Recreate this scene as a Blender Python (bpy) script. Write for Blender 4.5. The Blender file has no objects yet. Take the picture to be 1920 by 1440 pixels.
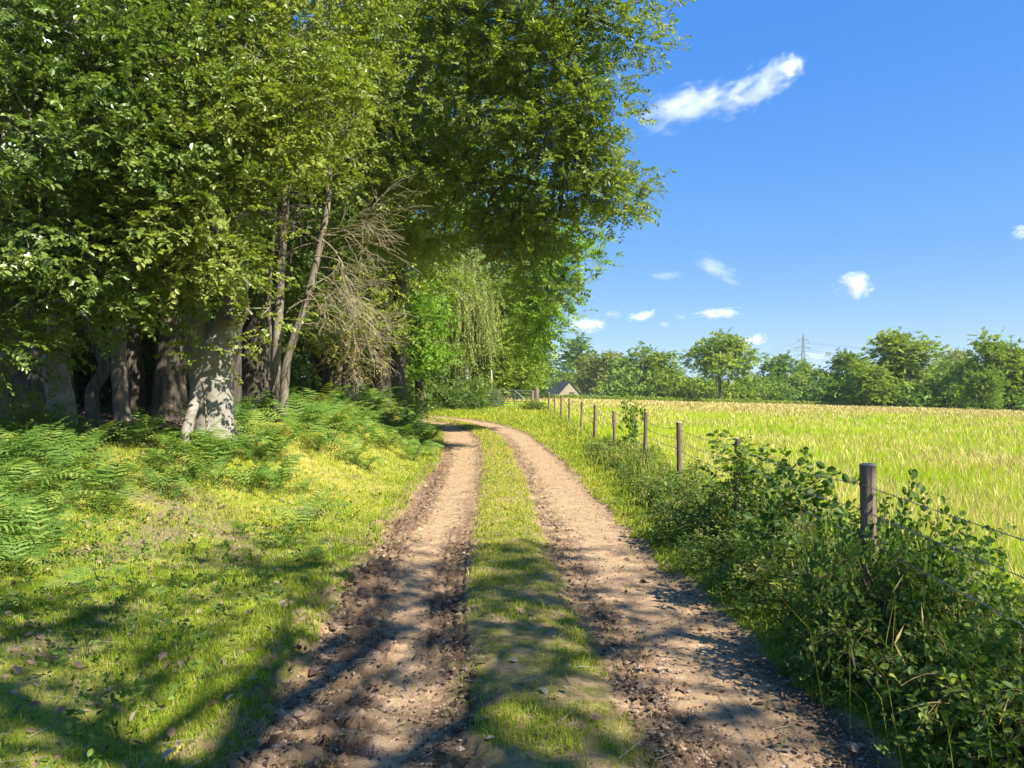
import bpy, math, random
import numpy as np
from mathutils import Vector

SC = bpy.context.scene
COL = SC.collection
R = math.radians
EYE = 1.6
F = 1400.0


def at(px, py, d):
    """world point for a position measured on the survey sheet at distance d (metres ahead)"""
    return np.array([(px - 960.0) / F * d, d, EYE - (py - 742.0) / F * d])


def rngf(s):
    return np.random.default_rng(s)


def sstep(a, b, x):
    t = np.clip((np.asarray(x, float) - a) / (b - a), 0, 1)
    return t * t * (3 - 2 * t)


def nrm(v):
    return v / np.maximum(np.linalg.norm(v, axis=-1, keepdims=True), 1e-9)


# ------------------------------------------------------------------ noise
def _hash(ix, iy, seed):
    h = (ix.astype(np.int64) * 374761393 + iy.astype(np.int64) * 668265263 + seed * 974634777) & 0x7FFFFFFF
    h = ((h ^ (h >> 13)) * 1274126177) & 0x7FFFFFFF
    return ((h ^ (h >> 16)) & 0xFFFF) / 65535.0


def vnoise(x, y, seed=0):
    x = np.asarray(x, float); y = np.asarray(y, float)
    ix = np.floor(x).astype(np.int64); iy = np.floor(y).astype(np.int64)
    fx = x - ix; fy = y - iy
    fx = fx * fx * (3 - 2 * fx); fy = fy * fy * (3 - 2 * fy)
    a = _hash(ix, iy, seed); b = _hash(ix + 1, iy, seed)
    c = _hash(ix, iy + 1, seed); d = _hash(ix + 1, iy + 1, seed)
    return (a * (1 - fx) + b * fx) * (1 - fy) + (c * (1 - fx) + d * fx) * fy


def fbm(x, y, seed=0, octv=4):
    s = 0; a = 0.5
    for o in range(octv):
        s = s + a * vnoise(x * 2 ** o, y * 2 ** o, seed + o * 17)
        a *= 0.5
    return s / (1 - 0.5 ** octv)


# ------------------------------------------------------------------ mesh store
class Geo:
    def __init__(self):
        self.v = []; self.f = []; self.m = []; self.a = []; self.n = 0

    def add(self, v, f, mat=0, a=0.5):
        v = np.asarray(v, np.float32).reshape(-1, 3)
        f = np.asarray(f, np.int32)
        if len(f) == 0:
            return
        self.v.append(v); self.f.append(f + self.n)
        self.m.append(np.full(len(f), mat, np.int32) if np.isscalar(mat) else np.asarray(mat, np.int32))
        self.a.append(np.full(len(v), a, np.float32) if np.isscalar(a) else np.asarray(a, np.float32))
        self.n += len(v)

    def mesh(self, name, mats, smooth=False, extra=None):
        me = bpy.data.meshes.new(name)
        V = np.concatenate(self.v)
        loops = np.concatenate([f.ravel() for f in self.f])
        sizes = np.concatenate([np.full(len(f), f.shape[1], np.int32) for f in self.f])
        starts = np.concatenate([[0], np.cumsum(sizes)[:-1]]).astype(np.int32)
        me.vertices.add(len(V)); me.vertices.foreach_set('co', V.ravel())
        me.loops.add(len(loops)); me.loops.foreach_set('vertex_index', loops.astype(np.int32))
        me.polygons.add(len(sizes))
        me.polygons.foreach_set('loop_start', starts)
        me.polygons.foreach_set('material_index', np.concatenate(self.m))
        at_ = me.attributes.new('rnd', 'FLOAT', 'POINT')
        at_.data.foreach_set('value', np.concatenate(self.a))
        if extra:
            for k, arr in extra.items():
                e = me.attributes.new(k, 'FLOAT', 'POINT')
                e.data.foreach_set('value', np.asarray(arr, np.float32))
        me.update(calc_edges=True)
        me.polygons.foreach_set('use_smooth', np.full(len(sizes), bool(smooth)))
        for m in mats:
            me.materials.append(m)
        me.validate(verbose=False)
        return me


def link(name, me, parent=None, loc=(0, 0, 0)):
    o = bpy.data.objects.new(name, me)
    COL.objects.link(o)
    o.location = loc
    if parent is not None:
        o.parent = parent
    return o


def tag(o, label=None, cat=None, group=None, kind=None):
    if label: o['label'] = label
    if cat: o['category'] = cat
    if group: o['group'] = group
    if kind: o['kind'] = kind
    return o


def empty(name, loc=(0, 0, 0), label=None, cat=None, group=None):
    o = bpy.data.objects.new(name, None)
    COL.objects.link(o); o.location = loc
    o.empty_display_size = 0.3
    return tag(o, label, cat, group)


def dup(o, parent=None):
    c = o.copy(); COL.objects.link(c)
    if parent is not None: c.parent = parent
    for ch in list(o.children):
        dup(ch, c)
    return c


# ------------------------------------------------------------------ shapes
def tube(g, pts, rad, sides=8, mat=0, a=0.5, rough=0.0, seed=0, cap=True):
    pts = np.asarray(pts, float); n = len(pts)
    rad = np.broadcast_to(np.asarray(rad, float), (n,))
    tan = nrm(np.gradient(pts, axis=0))
    ref = np.array([0.0, 0, 1]) if abs(tan[0][2]) < 0.9 else np.array([1.0, 0, 0])
    u = nrm(np.cross(tan[0], ref)); U = []
    for i in range(n):
        u = u - tan[i] * np.dot(u, tan[i]); u = nrm(u); U.append(u)
    U = np.array(U); W = np.cross(tan, U)
    ang = np.arange(sides) / sides * 2 * np.pi
    rr = rad[:, None] * np.ones((1, sides))
    if rough:
        rr = rr * (1 + rough * (fbm(ang[None, :] * 1.3 + seed, np.arange(n)[:, None] * 0.45 + seed * 3.1, seed, 3) * 2 - 1))
        rr[:, :] = rr
    V = pts[:, None, :] + rr[:, :, None] * (np.cos(ang)[None, :, None] * U[:, None, :] + np.sin(ang)[None, :, None] * W[:, None, :])
    i = np.arange(n - 1)[:, None]; j = np.arange(sides)[None, :]; j2 = (j + 1) % sides
    f = np.stack([i * sides + j, i * sides + j2, (i + 1) * sides + j2, (i + 1) * sides + j], -1).reshape(-1, 4)
    g.add(V.reshape(-1, 3), f, mat, a)
    if cap:
        c = np.concatenate([V[-1], pts[-1][None] + tan[-1] * rad[-1] * 0.15])
        k = np.arange(sides)
        g.add(c, np.stack([k, (k + 1) % sides, np.full(sides, sides)], -1), mat, a)
        c = np.concatenate([V[0], pts[0][None]])
        g.add(c, np.stack([(k + 1) % sides, k, np.full(sides, sides)], -1), mat, a)


def thin_lines(g, A, B, w0, w1, mat=0, a=0.5):
    """many thin three-sided twigs from A to B"""
    A = np.asarray(A, float); B = np.asarray(B, float); n = len(A)
    if n == 0: return
    d = nrm(B - A)
    ref = np.where(np.abs(d[:, 2:3]) < 0.9, np.array([[0, 0, 1.0]]), np.array([[1.0, 0, 0]]))
    u = nrm(np.cross(d, ref)); w = np.cross(d, u)
    V = np.zeros((n, 6, 3))
    for k in range(3):
        c, s = math.cos(k * 2.0944), math.sin(k * 2.0944)
        off = u * c + w * s
        V[:, k] = A + off * np.reshape(w0, (-1, 1)); V[:, 3 + k] = B + off * np.reshape(w1, (-1, 1))
    f = np.array([[0, 1, 4, 3], [1, 2, 5, 4], [2, 0, 3, 5]])
    fa = (np.arange(n)[:, None, None] * 6 + f[None]).reshape(-1, 4)
    g.add(V.reshape(-1, 3), fa, mat, a)


def bez(a, b, c, n):
    t = np.linspace(0, 1, n)[:, None]
    return (1 - t) ** 2 * a + 2 * t * (1 - t) * b + t * t * c


LEAF4 = (np.array([[0, 0, 0], [.42, .5, .10], [1, 0, -.04], [.42, -.5, .10]]), np.array([[0, 1, 2], [0, 2, 3]]))
LEAF6 = (np.array([[0, 0, 0], [.26, .40, .10], [.66, .42, .10], [1, 0, -.06], [.66, -.42, .10], [.26, -.40, .10]]),
         np.array([[0, 1, 2, 3], [0, 3, 4, 5]]))
# a lobed oak leaf: two halves about the midrib
LEAFO = (np.array([[0, 0, 0], [.22, .17, .04], [.36, .36, .08], [.50, .22, .05], [.70, .44, .08], [1, 0, -.05],
                   [.70, -.44, .08], [.50, -.22, .05], [.36, -.36, .08], [.22, -.17, .04]]),
         np.array([[0, 1, 2, 3, 4, 5], [0, 5, 6, 7, 8, 9]]))


def sprays(g, rng, pos, axis, K, L, W, length, shape=LEAF4, droop=0.15, curl=0.0, twig=0.0, mat=0, tmat=1,
           flat=0.45, spread=0.9, tone=None, ljit=0.35):
    """leafy twigs: K leaves set alternately on each twig"""
    N = len(pos)
    if N == 0: return
    axis = nrm(axis)
    up = nrm(np.array([[0, 0, 1.0]]) + 0.5 * rng.standard_normal((N, 3)))
    side = nrm(np.cross(axis, up)); nor = np.cross(side, axis)
    ln = length * rng.uniform(0.6, 1.25, N)
    t = (np.arange(K) + 0.5) / K
    base = pos[:, None] + axis[:, None] * (t[None, :, None] * ln[:, None, None])
    base[:, :, 2] -= curl * (t[None, :] ** 2) * ln[:, None]
    sg = np.where(np.arange(K) % 2 == 0, 1.0, -1.0)[None, :, None]
    ca = 0.55 + 0.25 * rng.standard_normal((N, K, 1)); sa = spread
    d = axis[:, None] * ca + side[:, None] * sg * sa + nor[:, None] * 0.35 * rng.standard_normal((N, K, 1))
    d[:, :, 2] -= droop
    d = nrm(d)
    n = nor[:, None] + flat * rng.standard_normal((N, K, 3))
    n = nrm(n - d * np.sum(n * d, -1, keepdims=True))
    s = np.cross(n, d)
    sz = rng.uniform(1 - ljit, 1 + ljit * 0.6, (N, K, 1, 1))
    P, Fc = shape
    V = base[:, :, None] + sz * (d[:, :, None] * (P[:, 0] * L)[None, None, :, None]
                                 + s[:, :, None] * (P[:, 1] * W)[None, None, :, None]
                                 + n[:, :, None] * (P[:, 2] * L)[None, None, :, None])
    nv = len(P)
    f = (np.arange(N * K)[:, None, None] * nv + Fc[None]).reshape(-1, Fc.shape[1])
    if tone is None: tone = rng.uniform(0, 1, N)
    a = np.clip(tone[:, None] * 0.7 + rng.uniform(0, 0.3, (N, K)), 0, 1)
    g.add(V.reshape(-1, 3), f, mat, np.repeat(a.ravel(), nv))
    if twig:
        B = pos + axis * ln[:, None]; B[:, 2] -= curl * ln
        thin_lines(g, pos, B, twig, twig * 0.5, tmat)


def clump_points(rng, c, r, n, blob=0.42, per=12, shell=0.55, tier=0.6):
    """sub-blobs over a lumpy ellipsoid, twigs gathered about each; returns pos, axis, tone, blob centres"""
    c = np.asarray(c, float); r = np.asarray(r, float) * np.ones(3)
    m = max(3, int(n / per))
    v = nrm(rng.standard_normal((m, 3)))
    ph = rng.uniform(0, 6.28, 3)
    lump = 1 + 0.16 * np.sin(v[:, 0] * 4 + ph[0]) + 0.16 * np.sin(v[:, 1] * 5 + ph[1]) + 0.14 * np.sin(v[:, 2] * 5 + ph[2])
    rad = (shell + (1 - shell) * rng.uniform(0, 1, m) ** 0.6) * lump
    bc = c + v * r * rad[:, None]
    idx = rng.integers(0, m, n)
    off = rng.standard_normal((n, 3)) * blob * np.array([1, 1, tier])
    pos = bc[idx] + off
    out = nrm(pos - c + 1e-6)
    ax = out * 0.6 + nrm(off) * 0.5 + 0.45 * rng.standard_normal((n, 3)) * np.array([1, 1, min(1, tier * 1.6)])
    tone = np.clip(rng.uniform(0, 1, m)[idx] * 0.6 + rng.uniform(0, .4, n), 0, 1)
    return pos, ax, tone, bc


# ------------------------------------------------------------------ materials
def newmat(name):
    m = bpy.data.materials.new(name); m.use_nodes = True
    nt = m.node_tree; nt.nodes.clear()
    out = nt.nodes.new('ShaderNodeOutputMaterial')
    return m, nt, out


def N(nt, typ, **kw):
    n = nt.nodes.new(typ)
    for k, v in kw.items():
        if k.startswith('i_'):
            n.inputs[k[2:]].default_value = v
        else:
            setattr(n, k, v)
    return n


def mixrgb(nt, fac, a, b, mode='MIX'):
    n = nt.nodes.new('ShaderNodeMixRGB'); n.blend_type = mode
    for i, x in enumerate((fac, a, b)):
        if hasattr(x, 'links'): nt.links.new(x, n.inputs[i])
        elif isinstance(x, (int, float)): n.inputs[i].default_value = x
        else: n.inputs[i].default_value = (*x, 1)
    return n.outputs[0]


def ramp(nt, fac, stops):
    n = nt.nodes.new('ShaderNodeValToRGB')
    el = n.color_ramp.elements
    while len(el) < len(stops): el.new(0.5)
    for e, (p, c) in zip(el, stops):
        e.position = p; e.color = (*c, 1) if len(c) == 3 else c
    nt.links.new(fac, n.inputs[0])
    return n.outputs[0]


def noise(nt, scale, detail=4, rough=0.55, vec=None, dist=0.0):
    n = N(nt, 'ShaderNodeTexNoise')
    n.inputs['Scale'].default_value = scale; n.inputs['Detail'].default_value = detail
    n.inputs['Roughness'].default_value = rough; n.inputs['Distortion'].default_value = dist
    if vec is None:
        g = N(nt, 'ShaderNodeNewGeometry'); vec = g.outputs['Position']
    nt.links.new(vec, n.inputs['Vector'])
    return n.outputs['Fac']


def attr(nt, name):
    return N(nt, 'ShaderNodeAttribute', attribute_name=name).outputs['Fac']


def math_(nt, op, a, b=0.0, clamp=False):
    n = N(nt, 'ShaderNodeMath', operation=op); n.use_clamp = clamp
    for i, x in enumerate((a, b)):
        if hasattr(x, 'links'): nt.links.new(x, n.inputs[i])
        else: n.inputs[i].default_value = x
    return n.outputs[0]


def leafmat(name, stops, trans=(0.3, 0.5, 0.05), tfac=0.38, rough=0.45, spec=0.4):
    m, nt, out = newmat(name)
    oi = N(nt, 'ShaderNodeObjectInfo')
    r = math_(nt, 'ADD', attr(nt, 'rnd'), math_(nt, 'MULTIPLY', math_(nt, 'SUBTRACT', oi.outputs['Random'], .5), .28), True)
    c = ramp(nt, r, stops)
    p = N(nt, 'ShaderNodeBsdfPrincipled')
    nt.links.new(c, p.inputs['Base Color'])
    p.inputs['Roughness'].default_value = rough
    p.inputs['Specular IOR Level'].default_value = spec
    t = N(nt, 'ShaderNodeBsdfTranslucent')
    tc = mixrgb(nt, 1.0, c, trans, 'MULTIPLY')
    nt.links.new(tc, t.inputs['Color'])
    mx = N(nt, 'ShaderNodeMixShader'); mx.inputs[0].default_value = tfac
    nt.links.new(p.outputs[0], mx.inputs[1]); nt.links.new(t.outputs[0], mx.inputs[2])
    nt.links.new(mx.outputs[0], out.inputs['Surface'])
    return m


def barkmat(name, c1, c2, c3, scale=(9, 9, 1.6), bump=0.6, patch=None, pscale=5.0, streak=1.0):
    m, nt, out = newmat(name)
    g = N(nt, 'ShaderNodeTexCoord')
    mp = N(nt, 'ShaderNodeMapping'); mp.inputs['Scale'].default_value = scale
    nt.links.new(g.outputs['Object'], mp.inputs['Vector'])
    n1 = noise(nt, streak, 8, 0.62, mp.outputs[0], 0.4)
    n2 = noise(nt, pscale, 5, 0.6, g.outputs['Object'])
    c = ramp(nt, n1, [(0.3, c1), (0.52, c2), (0.72, c3)])
    if patch:
        for col, lo in patch:
            nn = noise(nt, pscale * (1.0 + lo), 6, 0.65, g.outputs['Object'], 0.6)
            k = ramp(nt, nn, [(lo, (0, 0, 0)), (lo + 0.06, (1, 1, 1))])
            c = mixrgb(nt, k, c, col)
    c = mixrgb(nt, 0.35, c, ramp(nt, n2, [(0.3, (.55, .55, .55)), (0.7, (1.25, 1.22, 1.15))]), 'MULTIPLY')
    p = N(nt, 'ShaderNodeBsdfPrincipled'); p.inputs['Roughness'].default_value = 0.85
    p.inputs['Specular IOR Level'].default_value = 0.2
    nt.links.new(c, p.inputs['Base Color'])
    b = N(nt, 'ShaderNodeBump'); b.inputs['Strength'].default_value = bump; b.inputs['Distance'].default_value = 0.03
    nt.links.new(n1, b.inputs['Height']); nt.links.new(b.outputs[0], p.inputs['Normal'])
    nt.links.new(p.outputs[0], out.inputs['Surface'])
    return m


def plainmat(name, col, rough=0.6, metal=0.0, var=0.3, scale=8.0):
    m, nt, out = newmat(name)
    n1 = noise(nt, scale, 6, 0.6)
    c = ramp(nt, n1, [(0.25, tuple(x * (1 - var) for x in col)), (0.75, tuple(min(1, x * (1 + var)) for x in col))])
    p = N(nt, 'ShaderNodeBsdfPrincipled'); p.inputs['Roughness'].default_value = rough; p.inputs['Metallic'].default_value = metal
    nt.links.new(c, p.inputs['Base Color'])
    b = N(nt, 'ShaderNodeBump'); b.inputs['Strength'].default_value = 0.3; b.inputs['Distance'].default_value = 0.01
    nt.links.new(n1, b.inputs['Height']); nt.links.new(b.outputs[0], p.inputs['Normal'])
    nt.links.new(p.outputs[0], out.inputs['Surface'])
    return m


M = {}
M['holly'] = leafmat('glossy_leaf', [(0, (0.058, 0.102, 0.014)), (.5, (0.109, 0.167, 0.024)), (1, (0.204, 0.256, 0.038))], (1.5, 1.7, .6), .30, .34, .6)
M['beech'] = leafmat('beech_leaf', [(0, (0.098, 0.140, 0.021)), (.5, (0.187, 0.231, 0.033)), (1, (0.327, 0.337, 0.057))], (1.5, 1.6, .6), .38, .45, .45)
M['oak'] = leafmat('oak_leaf', [(0, (0.092, 0.143, 0.019)), (.5, (0.185, 0.238, 0.029)), (1, (0.351, 0.358, 0.043))], (1.5, 1.6, .5), .40, .48, .4)
M['oakg'] = leafmat('fresh_oak_leaf', [(0, (0.090, 0.168, 0.017)), (.6, (0.179, 0.281, 0.028)), (1, (0.277, 0.365, 0.038))], (1.4, 1.7, .5), .42, .5, .35)
M['birch'] = leafmat('birch_leaf', [(0, (0.186, 0.230, 0.050)), (.5, (0.273, 0.309, 0.071)), (1, (0.388, 0.403, 0.115))], (1.4, 1.4, .6), .38, .5, .3)
M['willow'] = leafmat('yellow_green_leaf', [(0, (0.138, 0.206, 0.025)), (.5, (0.235, 0.296, 0.035)), (1, (0.344, 0.372, 0.048))], (1.4, 1.4, .5), .40, .5, .3)
M['shade'] = leafmat('shaded_wood_leaf', [(0, (0.036, 0.072, 0.014)), (1, (0.090, 0.132, 0.024))], (1.4, 1.7, .5), .33, .5, .3)  # greens darkened: the inner wood's shade is put into the leaf colour
M['fern'] = leafmat('fern_leaf', [(0, (.055, .125, .022)), (.5, (.13, .22, .035)), (.9, (.26, .32, .06)), (1, (.34, .30, .10))], (1.4, 1.5, .5), .38, .55, .25)
M['bramble'] = leafmat('bramble_leaf', [(0, (.04, .085, .016)), (.5, (.10, .165, .026)), (.82, (.22, .27, .04)), (.95, (.33, .32, .05)), (1, (.30, .19, .08))], (1.4, 1.6, .5), .38, .55, .3)
M['shrub'] = leafmat('shrub_leaf', [(0, (.06, .11, .015)), (.5, (.12, .18, .022)), (1, (.21, .26, .03))], (1.4, 1.6, .5), .38, .5, .35)
M['fara'] = leafmat('far_oak_leaf', [(0, (0.099, 0.156, 0.019)), (.5, (0.167, 0.226, 0.022)), (1, (0.274, 0.312, 0.026))], (1.3, 1.5, .6), .30, .6, .2)
M['farb'] = leafmat('far_grey_leaf', [(0, (0.138, 0.172, 0.034)), (.5, (0.216, 0.234, 0.045)), (1, (0.314, 0.296, 0.053))], (1.2, 1.3, .7), .30, .6, .2)
M['farc'] = leafmat('far_lime_leaf', [(0, (0.140, 0.210, 0.027)), (.5, (0.228, 0.285, 0.037)), (1, (0.333, 0.360, 0.050))], (1.3, 1.4, .5), .32, .6, .2)
M['fard'] = leafmat('far_deep_leaf', [(0, (0.078, 0.146, 0.021)), (.5, (0.134, 0.208, 0.030)), (1, (0.213, 0.281, 0.036))], (1.2, 1.4, .7), .30, .6, .2)
M['deadleaf'] = leafmat('withered_leaf', [(0, (.14, .11, .05)), (.5, (.25, .21, .08)), (1, (.30, .29, .09))], (1.2, 1.1, .7), .3, .6, .2)
M['litter'] = leafmat('litter_leaf', [(0, (.12, .07, .045)), (.5, (.24, .16, .10)), (1, (.42, .34, .25))], (1, .9, .8), .15, .7, .2)
M['blade'] = leafmat('short_grass_blade', [(0, (.11, .20, .016)), (.45, (.24, .32, .022)), (.8, (.42, .41, .045)), (1, (.52, .44, .14))], (1.3, 1.3, .5), .35, .55, .2)
M['meadow'] = leafmat('meadow_blade', [(0, (.29, .40, .020)), (.5, (.40, .49, .028)), (.85, (.52, .54, .05)), (1, (.56, .50, .14))], (1.3, 1.3, .5), .38, .5, .25)
M['seed'] = leafmat('seed_head', [(0, (.42, .30, .12)), (.5, (.56, .43, .17)), (1, (.68, .58, .28))], (1.1, 1.0, .8), .3, .7, .1)
M['twig'] = barkmat('twig_bark', (.05, .04, .03), (.10, .08, .06), (.16, .13, .10), (20, 20, 6), .2)
M['cane'] = barkmat('bramble_cane', (.14, .08, .045), (.26, .18, .09), (.40, .31, .16), (20, 20, 6), .2)
M['deadtwig'] = barkmat('dead_wood', (.16, .135, .085), (.26, .22, .14), (.36, .31, .21), (20, 20, 5), .3)
M['bark_beech'] = barkmat('beech_bark', (.14, .12, .095), (.25, .225, .185), (.34, .315, .27), (2.2, 2.2, 3.5), .25,
                          patch=[((.31, .295, .25), .57), ((.10, .10, .02), .64)], pscale=3.2)
M['bark_grey'] = barkmat('smooth_grey_bark', (.10, .08, .06), (.19, .16, .12), (.27, .235, .18), (5, 5, 1.6), .3,
                         patch=[((.32, .29, .23), .60)], pscale=4)
M['bark_dark'] = barkmat('rough_dark_bark', (.035, .028, .022), (.095, .077, .06), (.20, .165, .125), (22, 22, 2.2), 1.0)
M['bark_birch'] = barkmat('birch_bark', (.30, .25, .20), (.52, .47, .40), (.66, .62, .55), (3, 3, 6), .2,
                          patch=[((.10, .08, .06), .64)], pscale=5)
M['bark_pale'] = barkmat('pale_dead_bark', (.15, .125, .095), (.26, .23, .19), (.34, .31, .26), (3, 3, 7), .35,
                         patch=[((.10, .08, .06), .60)], pscale=7)
M['bark_far'] = barkmat('far_bark', (.06, .05, .04), (.11, .09, .07), (.16, .13, .10), (4, 4, 1), .3)
M['post'] = barkmat('weathered_post_wood', (.075, .052, .036), (.17, .125, .088), (.30, .235, .17), (34, 34, 1.5), .7)
M['posttop'] = plainmat('post_end_grain', (.42, .33, .22), .8, 0, .35, 30)
M['wire'] = plainmat('galvanised_wire', (.13, .135, .14), .5, .5, .3, 40)
M['gatemetal'] = plainmat('galvanised_gate', (.30, .33, .33), .4, .75, .2, 20)
M['wall'] = plainmat('barn_boards', (.24, .195, .135), .85, 0, .2, 2)
M['roof'] = plainmat('barn_slates', (.028, .025, .028), .7, 0, .3, 3)
M['hole'] = plainmat('barn_opening', (.02, .018, .016), .9, 0, .2, 3)
M['pylon'] = plainmat('pylon_steel', (.13, .14, .16), .5, .3, .1, .5)
M['stone'] = plainmat('pale_stone', (.30, .26, .21), .8, 0, .35, 30)


def groundmat():
    m, nt, out = newmat('turf_and_soil')
    lit = attr(nt, 'litter'); mea = attr(nt, 'meadow'); bare = attr(nt, 'bare')
    n1 = noise(nt, 0.8, 6, 0.6); n2 = noise(nt, 9, 6, 0.65); n3 = noise(nt, 55, 4, 0.7)
    grass = ramp(nt, n2, [(0.3, (.09, .12, .012)), (0.5, (.19, .21, .022)), (0.68, (.30, .27, .06))])
    grass = mixrgb(nt, ramp(nt, n1, [(.4, (0, 0, 0)), (.62, (.8, .8, .8))]), grass, (.34, .28, .08))
    soil = ramp(nt, n3, [(0.28, (.07, .045, .03)), (0.5, (.17, .12, .08)), (0.75, (.33, .25, .18))])
    c = mixrgb(nt, bare, grass, soil)
    lt = ramp(nt, n3, [(0.3, (.035, .022, .014)), (0.55, (.10, .065, .04)), (0.8, (.24, .16, .10))])
    c = mixrgb(nt, lit, c, lt)
    md = ramp(nt, n2, [(0.3, (.16, .22, .010)), (0.6, (.32, .36, .02)), (.75, (.44, .40, .06))])
    c = mixrgb(nt, mea, c, md)
    p = N(nt, 'ShaderNodeBsdfPrincipled'); p.inputs['Roughness'].default_value = .95
    p.inputs['Specular IOR Level'].default_value = .1
    nt.links.new(c, p.inputs['Base Color'])
    b = N(nt, 'ShaderNodeBump'); b.inputs['Strength'].default_value = .6; b.inputs['Distance'].default_value = .02
    nt.links.new(math_(nt, 'ADD', n2, n3), b.inputs['Height']); nt.links.new(b.outputs[0], p.inputs['Normal'])
    nt.links.new(p.outputs[0], out.inputs['Surface'])
    return m


def dirtmat():
    m, nt, out = newmat('rutted_earth')
    moist = attr(nt, 'moist'); gr = attr(nt, 'bare')
    n1 = noise(nt, 1.6, 6, .62); n2 = noise(nt, 14, 7, .68); n3 = noise(nt, 85, 4, .7)
    dry = ramp(nt, n2, [(.25, (.20, .125, .064)), (.5, (.345, .23, .125)), (.75, (.46, .335, .20))])
    wet = ramp(nt, n2, [(.25, (.045, .027, .016)), (.5, (.10, .062, .037)), (.75, (.20, .13, .08))])
    k = math_(nt, 'ADD', moist, math_(nt, 'MULTIPLY', math_(nt, 'SUBTRACT', n1, .5), 1.3), True)
    c = mixrgb(nt, k, dry, wet)
    c = mixrgb(nt, .55, c, ramp(nt, n3, [(.3, (.45, .43, .42)), (.55, (1, 1, 1)), (.74, (1.35, 1.35, 1.35))]), 'MULTIPLY')
    v = N(nt, 'ShaderNodeTexVoronoi'); v.inputs['Scale'].default_value = 34
    g = N(nt, 'ShaderNodeNewGeometry'); nt.links.new(g.outputs['Position'], v.inputs['Vector'])
    peb = ramp(nt, v.outputs['Distance'], [(.12, (1, 1, 1)), (.2, (0, 0, 0))])
    pk = math_(nt, 'MULTIPLY', peb, ramp(nt, noise(nt, 5, 3), [(.52, (0, 0, 0)), (.6, (.8, .8, .8))]))
    c = mixrgb(nt, pk, c, (.50, .43, .36))
    turf = ramp(nt, n2, [(.3, (.08, .075, .02)), (.6, (.19, .175, .045)), (.75, (.30, .26, .10))])
    c = mixrgb(nt, math_(nt, 'MULTIPLY', gr, ramp(nt, noise(nt, 4.5, 6, .65), [(.42, (.15, .15, .15)), (.56, (1, 1, 1))])), c, turf)
    p = N(nt, 'ShaderNodeBsdfPrincipled'); p.inputs['Roughness'].default_value = .92
    p.inputs['Specular IOR Level'].default_value = .15
    nt.links.new(c, p.inputs['Base Color'])
    b = N(nt, 'ShaderNodeBump'); b.inputs['Strength'].default_value = .8; b.inputs['Distance'].default_value = .012
    h = math_(nt, 'ADD', math_(nt, 'ADD', n2, math_(nt, 'MULTIPLY', n3, .7)), math_(nt, 'MULTIPLY', pk, .6))
    nt.links.new(h, b.inputs['Height']); nt.links.new(b.outputs[0], p.inputs['Normal'])
    nt.links.new(p.outputs[0], out.inputs['Surface'])
    return m


def crumbmat():
    m, nt, out = newmat('earth_crumbs')
    c = ramp(nt, attr(nt, 'rnd'), [(0, (.05, .032, .02)), (.5, (.125, .083, .052)), (.88, (.23, .16, .10)), (1, (.36, .28, .20))])
    p = N(nt, 'ShaderNodeBsdfPrincipled'); p.inputs['Roughness'].default_value = .9; p.inputs['Specular IOR Level'].default_value = .15
    nt.links.new(c, p.inputs['Base Color']); nt.links.new(p.outputs[0], out.inputs['Surface'])
    return m


M['crumb'] = crumbmat()
M['ground'] = groundmat()
M['dirt'] = dirtmat()

# ------------------------------------------------------------------ the lie of the land
_cp = np.array([(.45, -6), (.38, -2), (.3, 1), (.22, 4), (.05, 6.3), (-.03, 8.7), (-.15, 14), (-.36, 19.4), (-.85, 25.5), (-1.75, 30), (-3.3, 33.4),
                (-5.6, 35.4), (-8.6, 36.4), (-12.5, 36.8), (-18, 36.8), (-26, 36)], float)


def spline(P, per=40):
    P = np.asarray(P, float); out = []
    Q = np.vstack([2 * P[0] - P[1], P, 2 * P[-1] - P[-2]])
    for i in range(1, len(Q) - 2):
        t = np.linspace(0, 1, per, endpoint=False)[:, None]
        p0, p1, p2, p3 = Q[i - 1], Q[i], Q[i + 1], Q[i + 2]
        out.append(0.5 * (2 * p1 + (p2 - p0) * t + (2 * p0 - 5 * p1 + 4 * p2 - p3) * t ** 2 + (3 * p1 - p0 - 3 * p2 + p3) * t ** 3))
    out.append(P[-1:])
    return np.vstack(out)


CL = spline(_cp, 24)
_seg = np.linalg.norm(np.diff(CL, axis=0), axis=1)
CS = np.concatenate([[0], np.cumsum(_seg)])
CT = nrm(np.gradient(CL, axis=0)); CN = np.stack([CT[:, 1], -CT[:, 0]], -1)   # normal to the right


def track_t(x, y):
    """signed distance from the middle of the track (right positive)"""
    x = np.asarray(x, float).ravel(); y = np.asarray(y, float).ravel()
    out = np.empty(len(x))
    for i in range(0, len(x), 20000):
        dx = x[i:i + 20000, None] - CL[None, :, 0]; dy = y[i:i + 20000, None] - CL[None, :, 1]
        k = np.argmin(dx * dx + dy * dy, 1); r = np.arange(len(k))
        s = dx[r, k] * CN[k, 0] + dy[r, k] * CN[k, 1]
        out[i:i + 20000] = np.sign(s) * np.sqrt(dx[r, k] ** 2 + dy[r, k] ** 2)
    return out


TL, TCL, TCR, TR = -1.46, -.42, .36, 1.46


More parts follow.
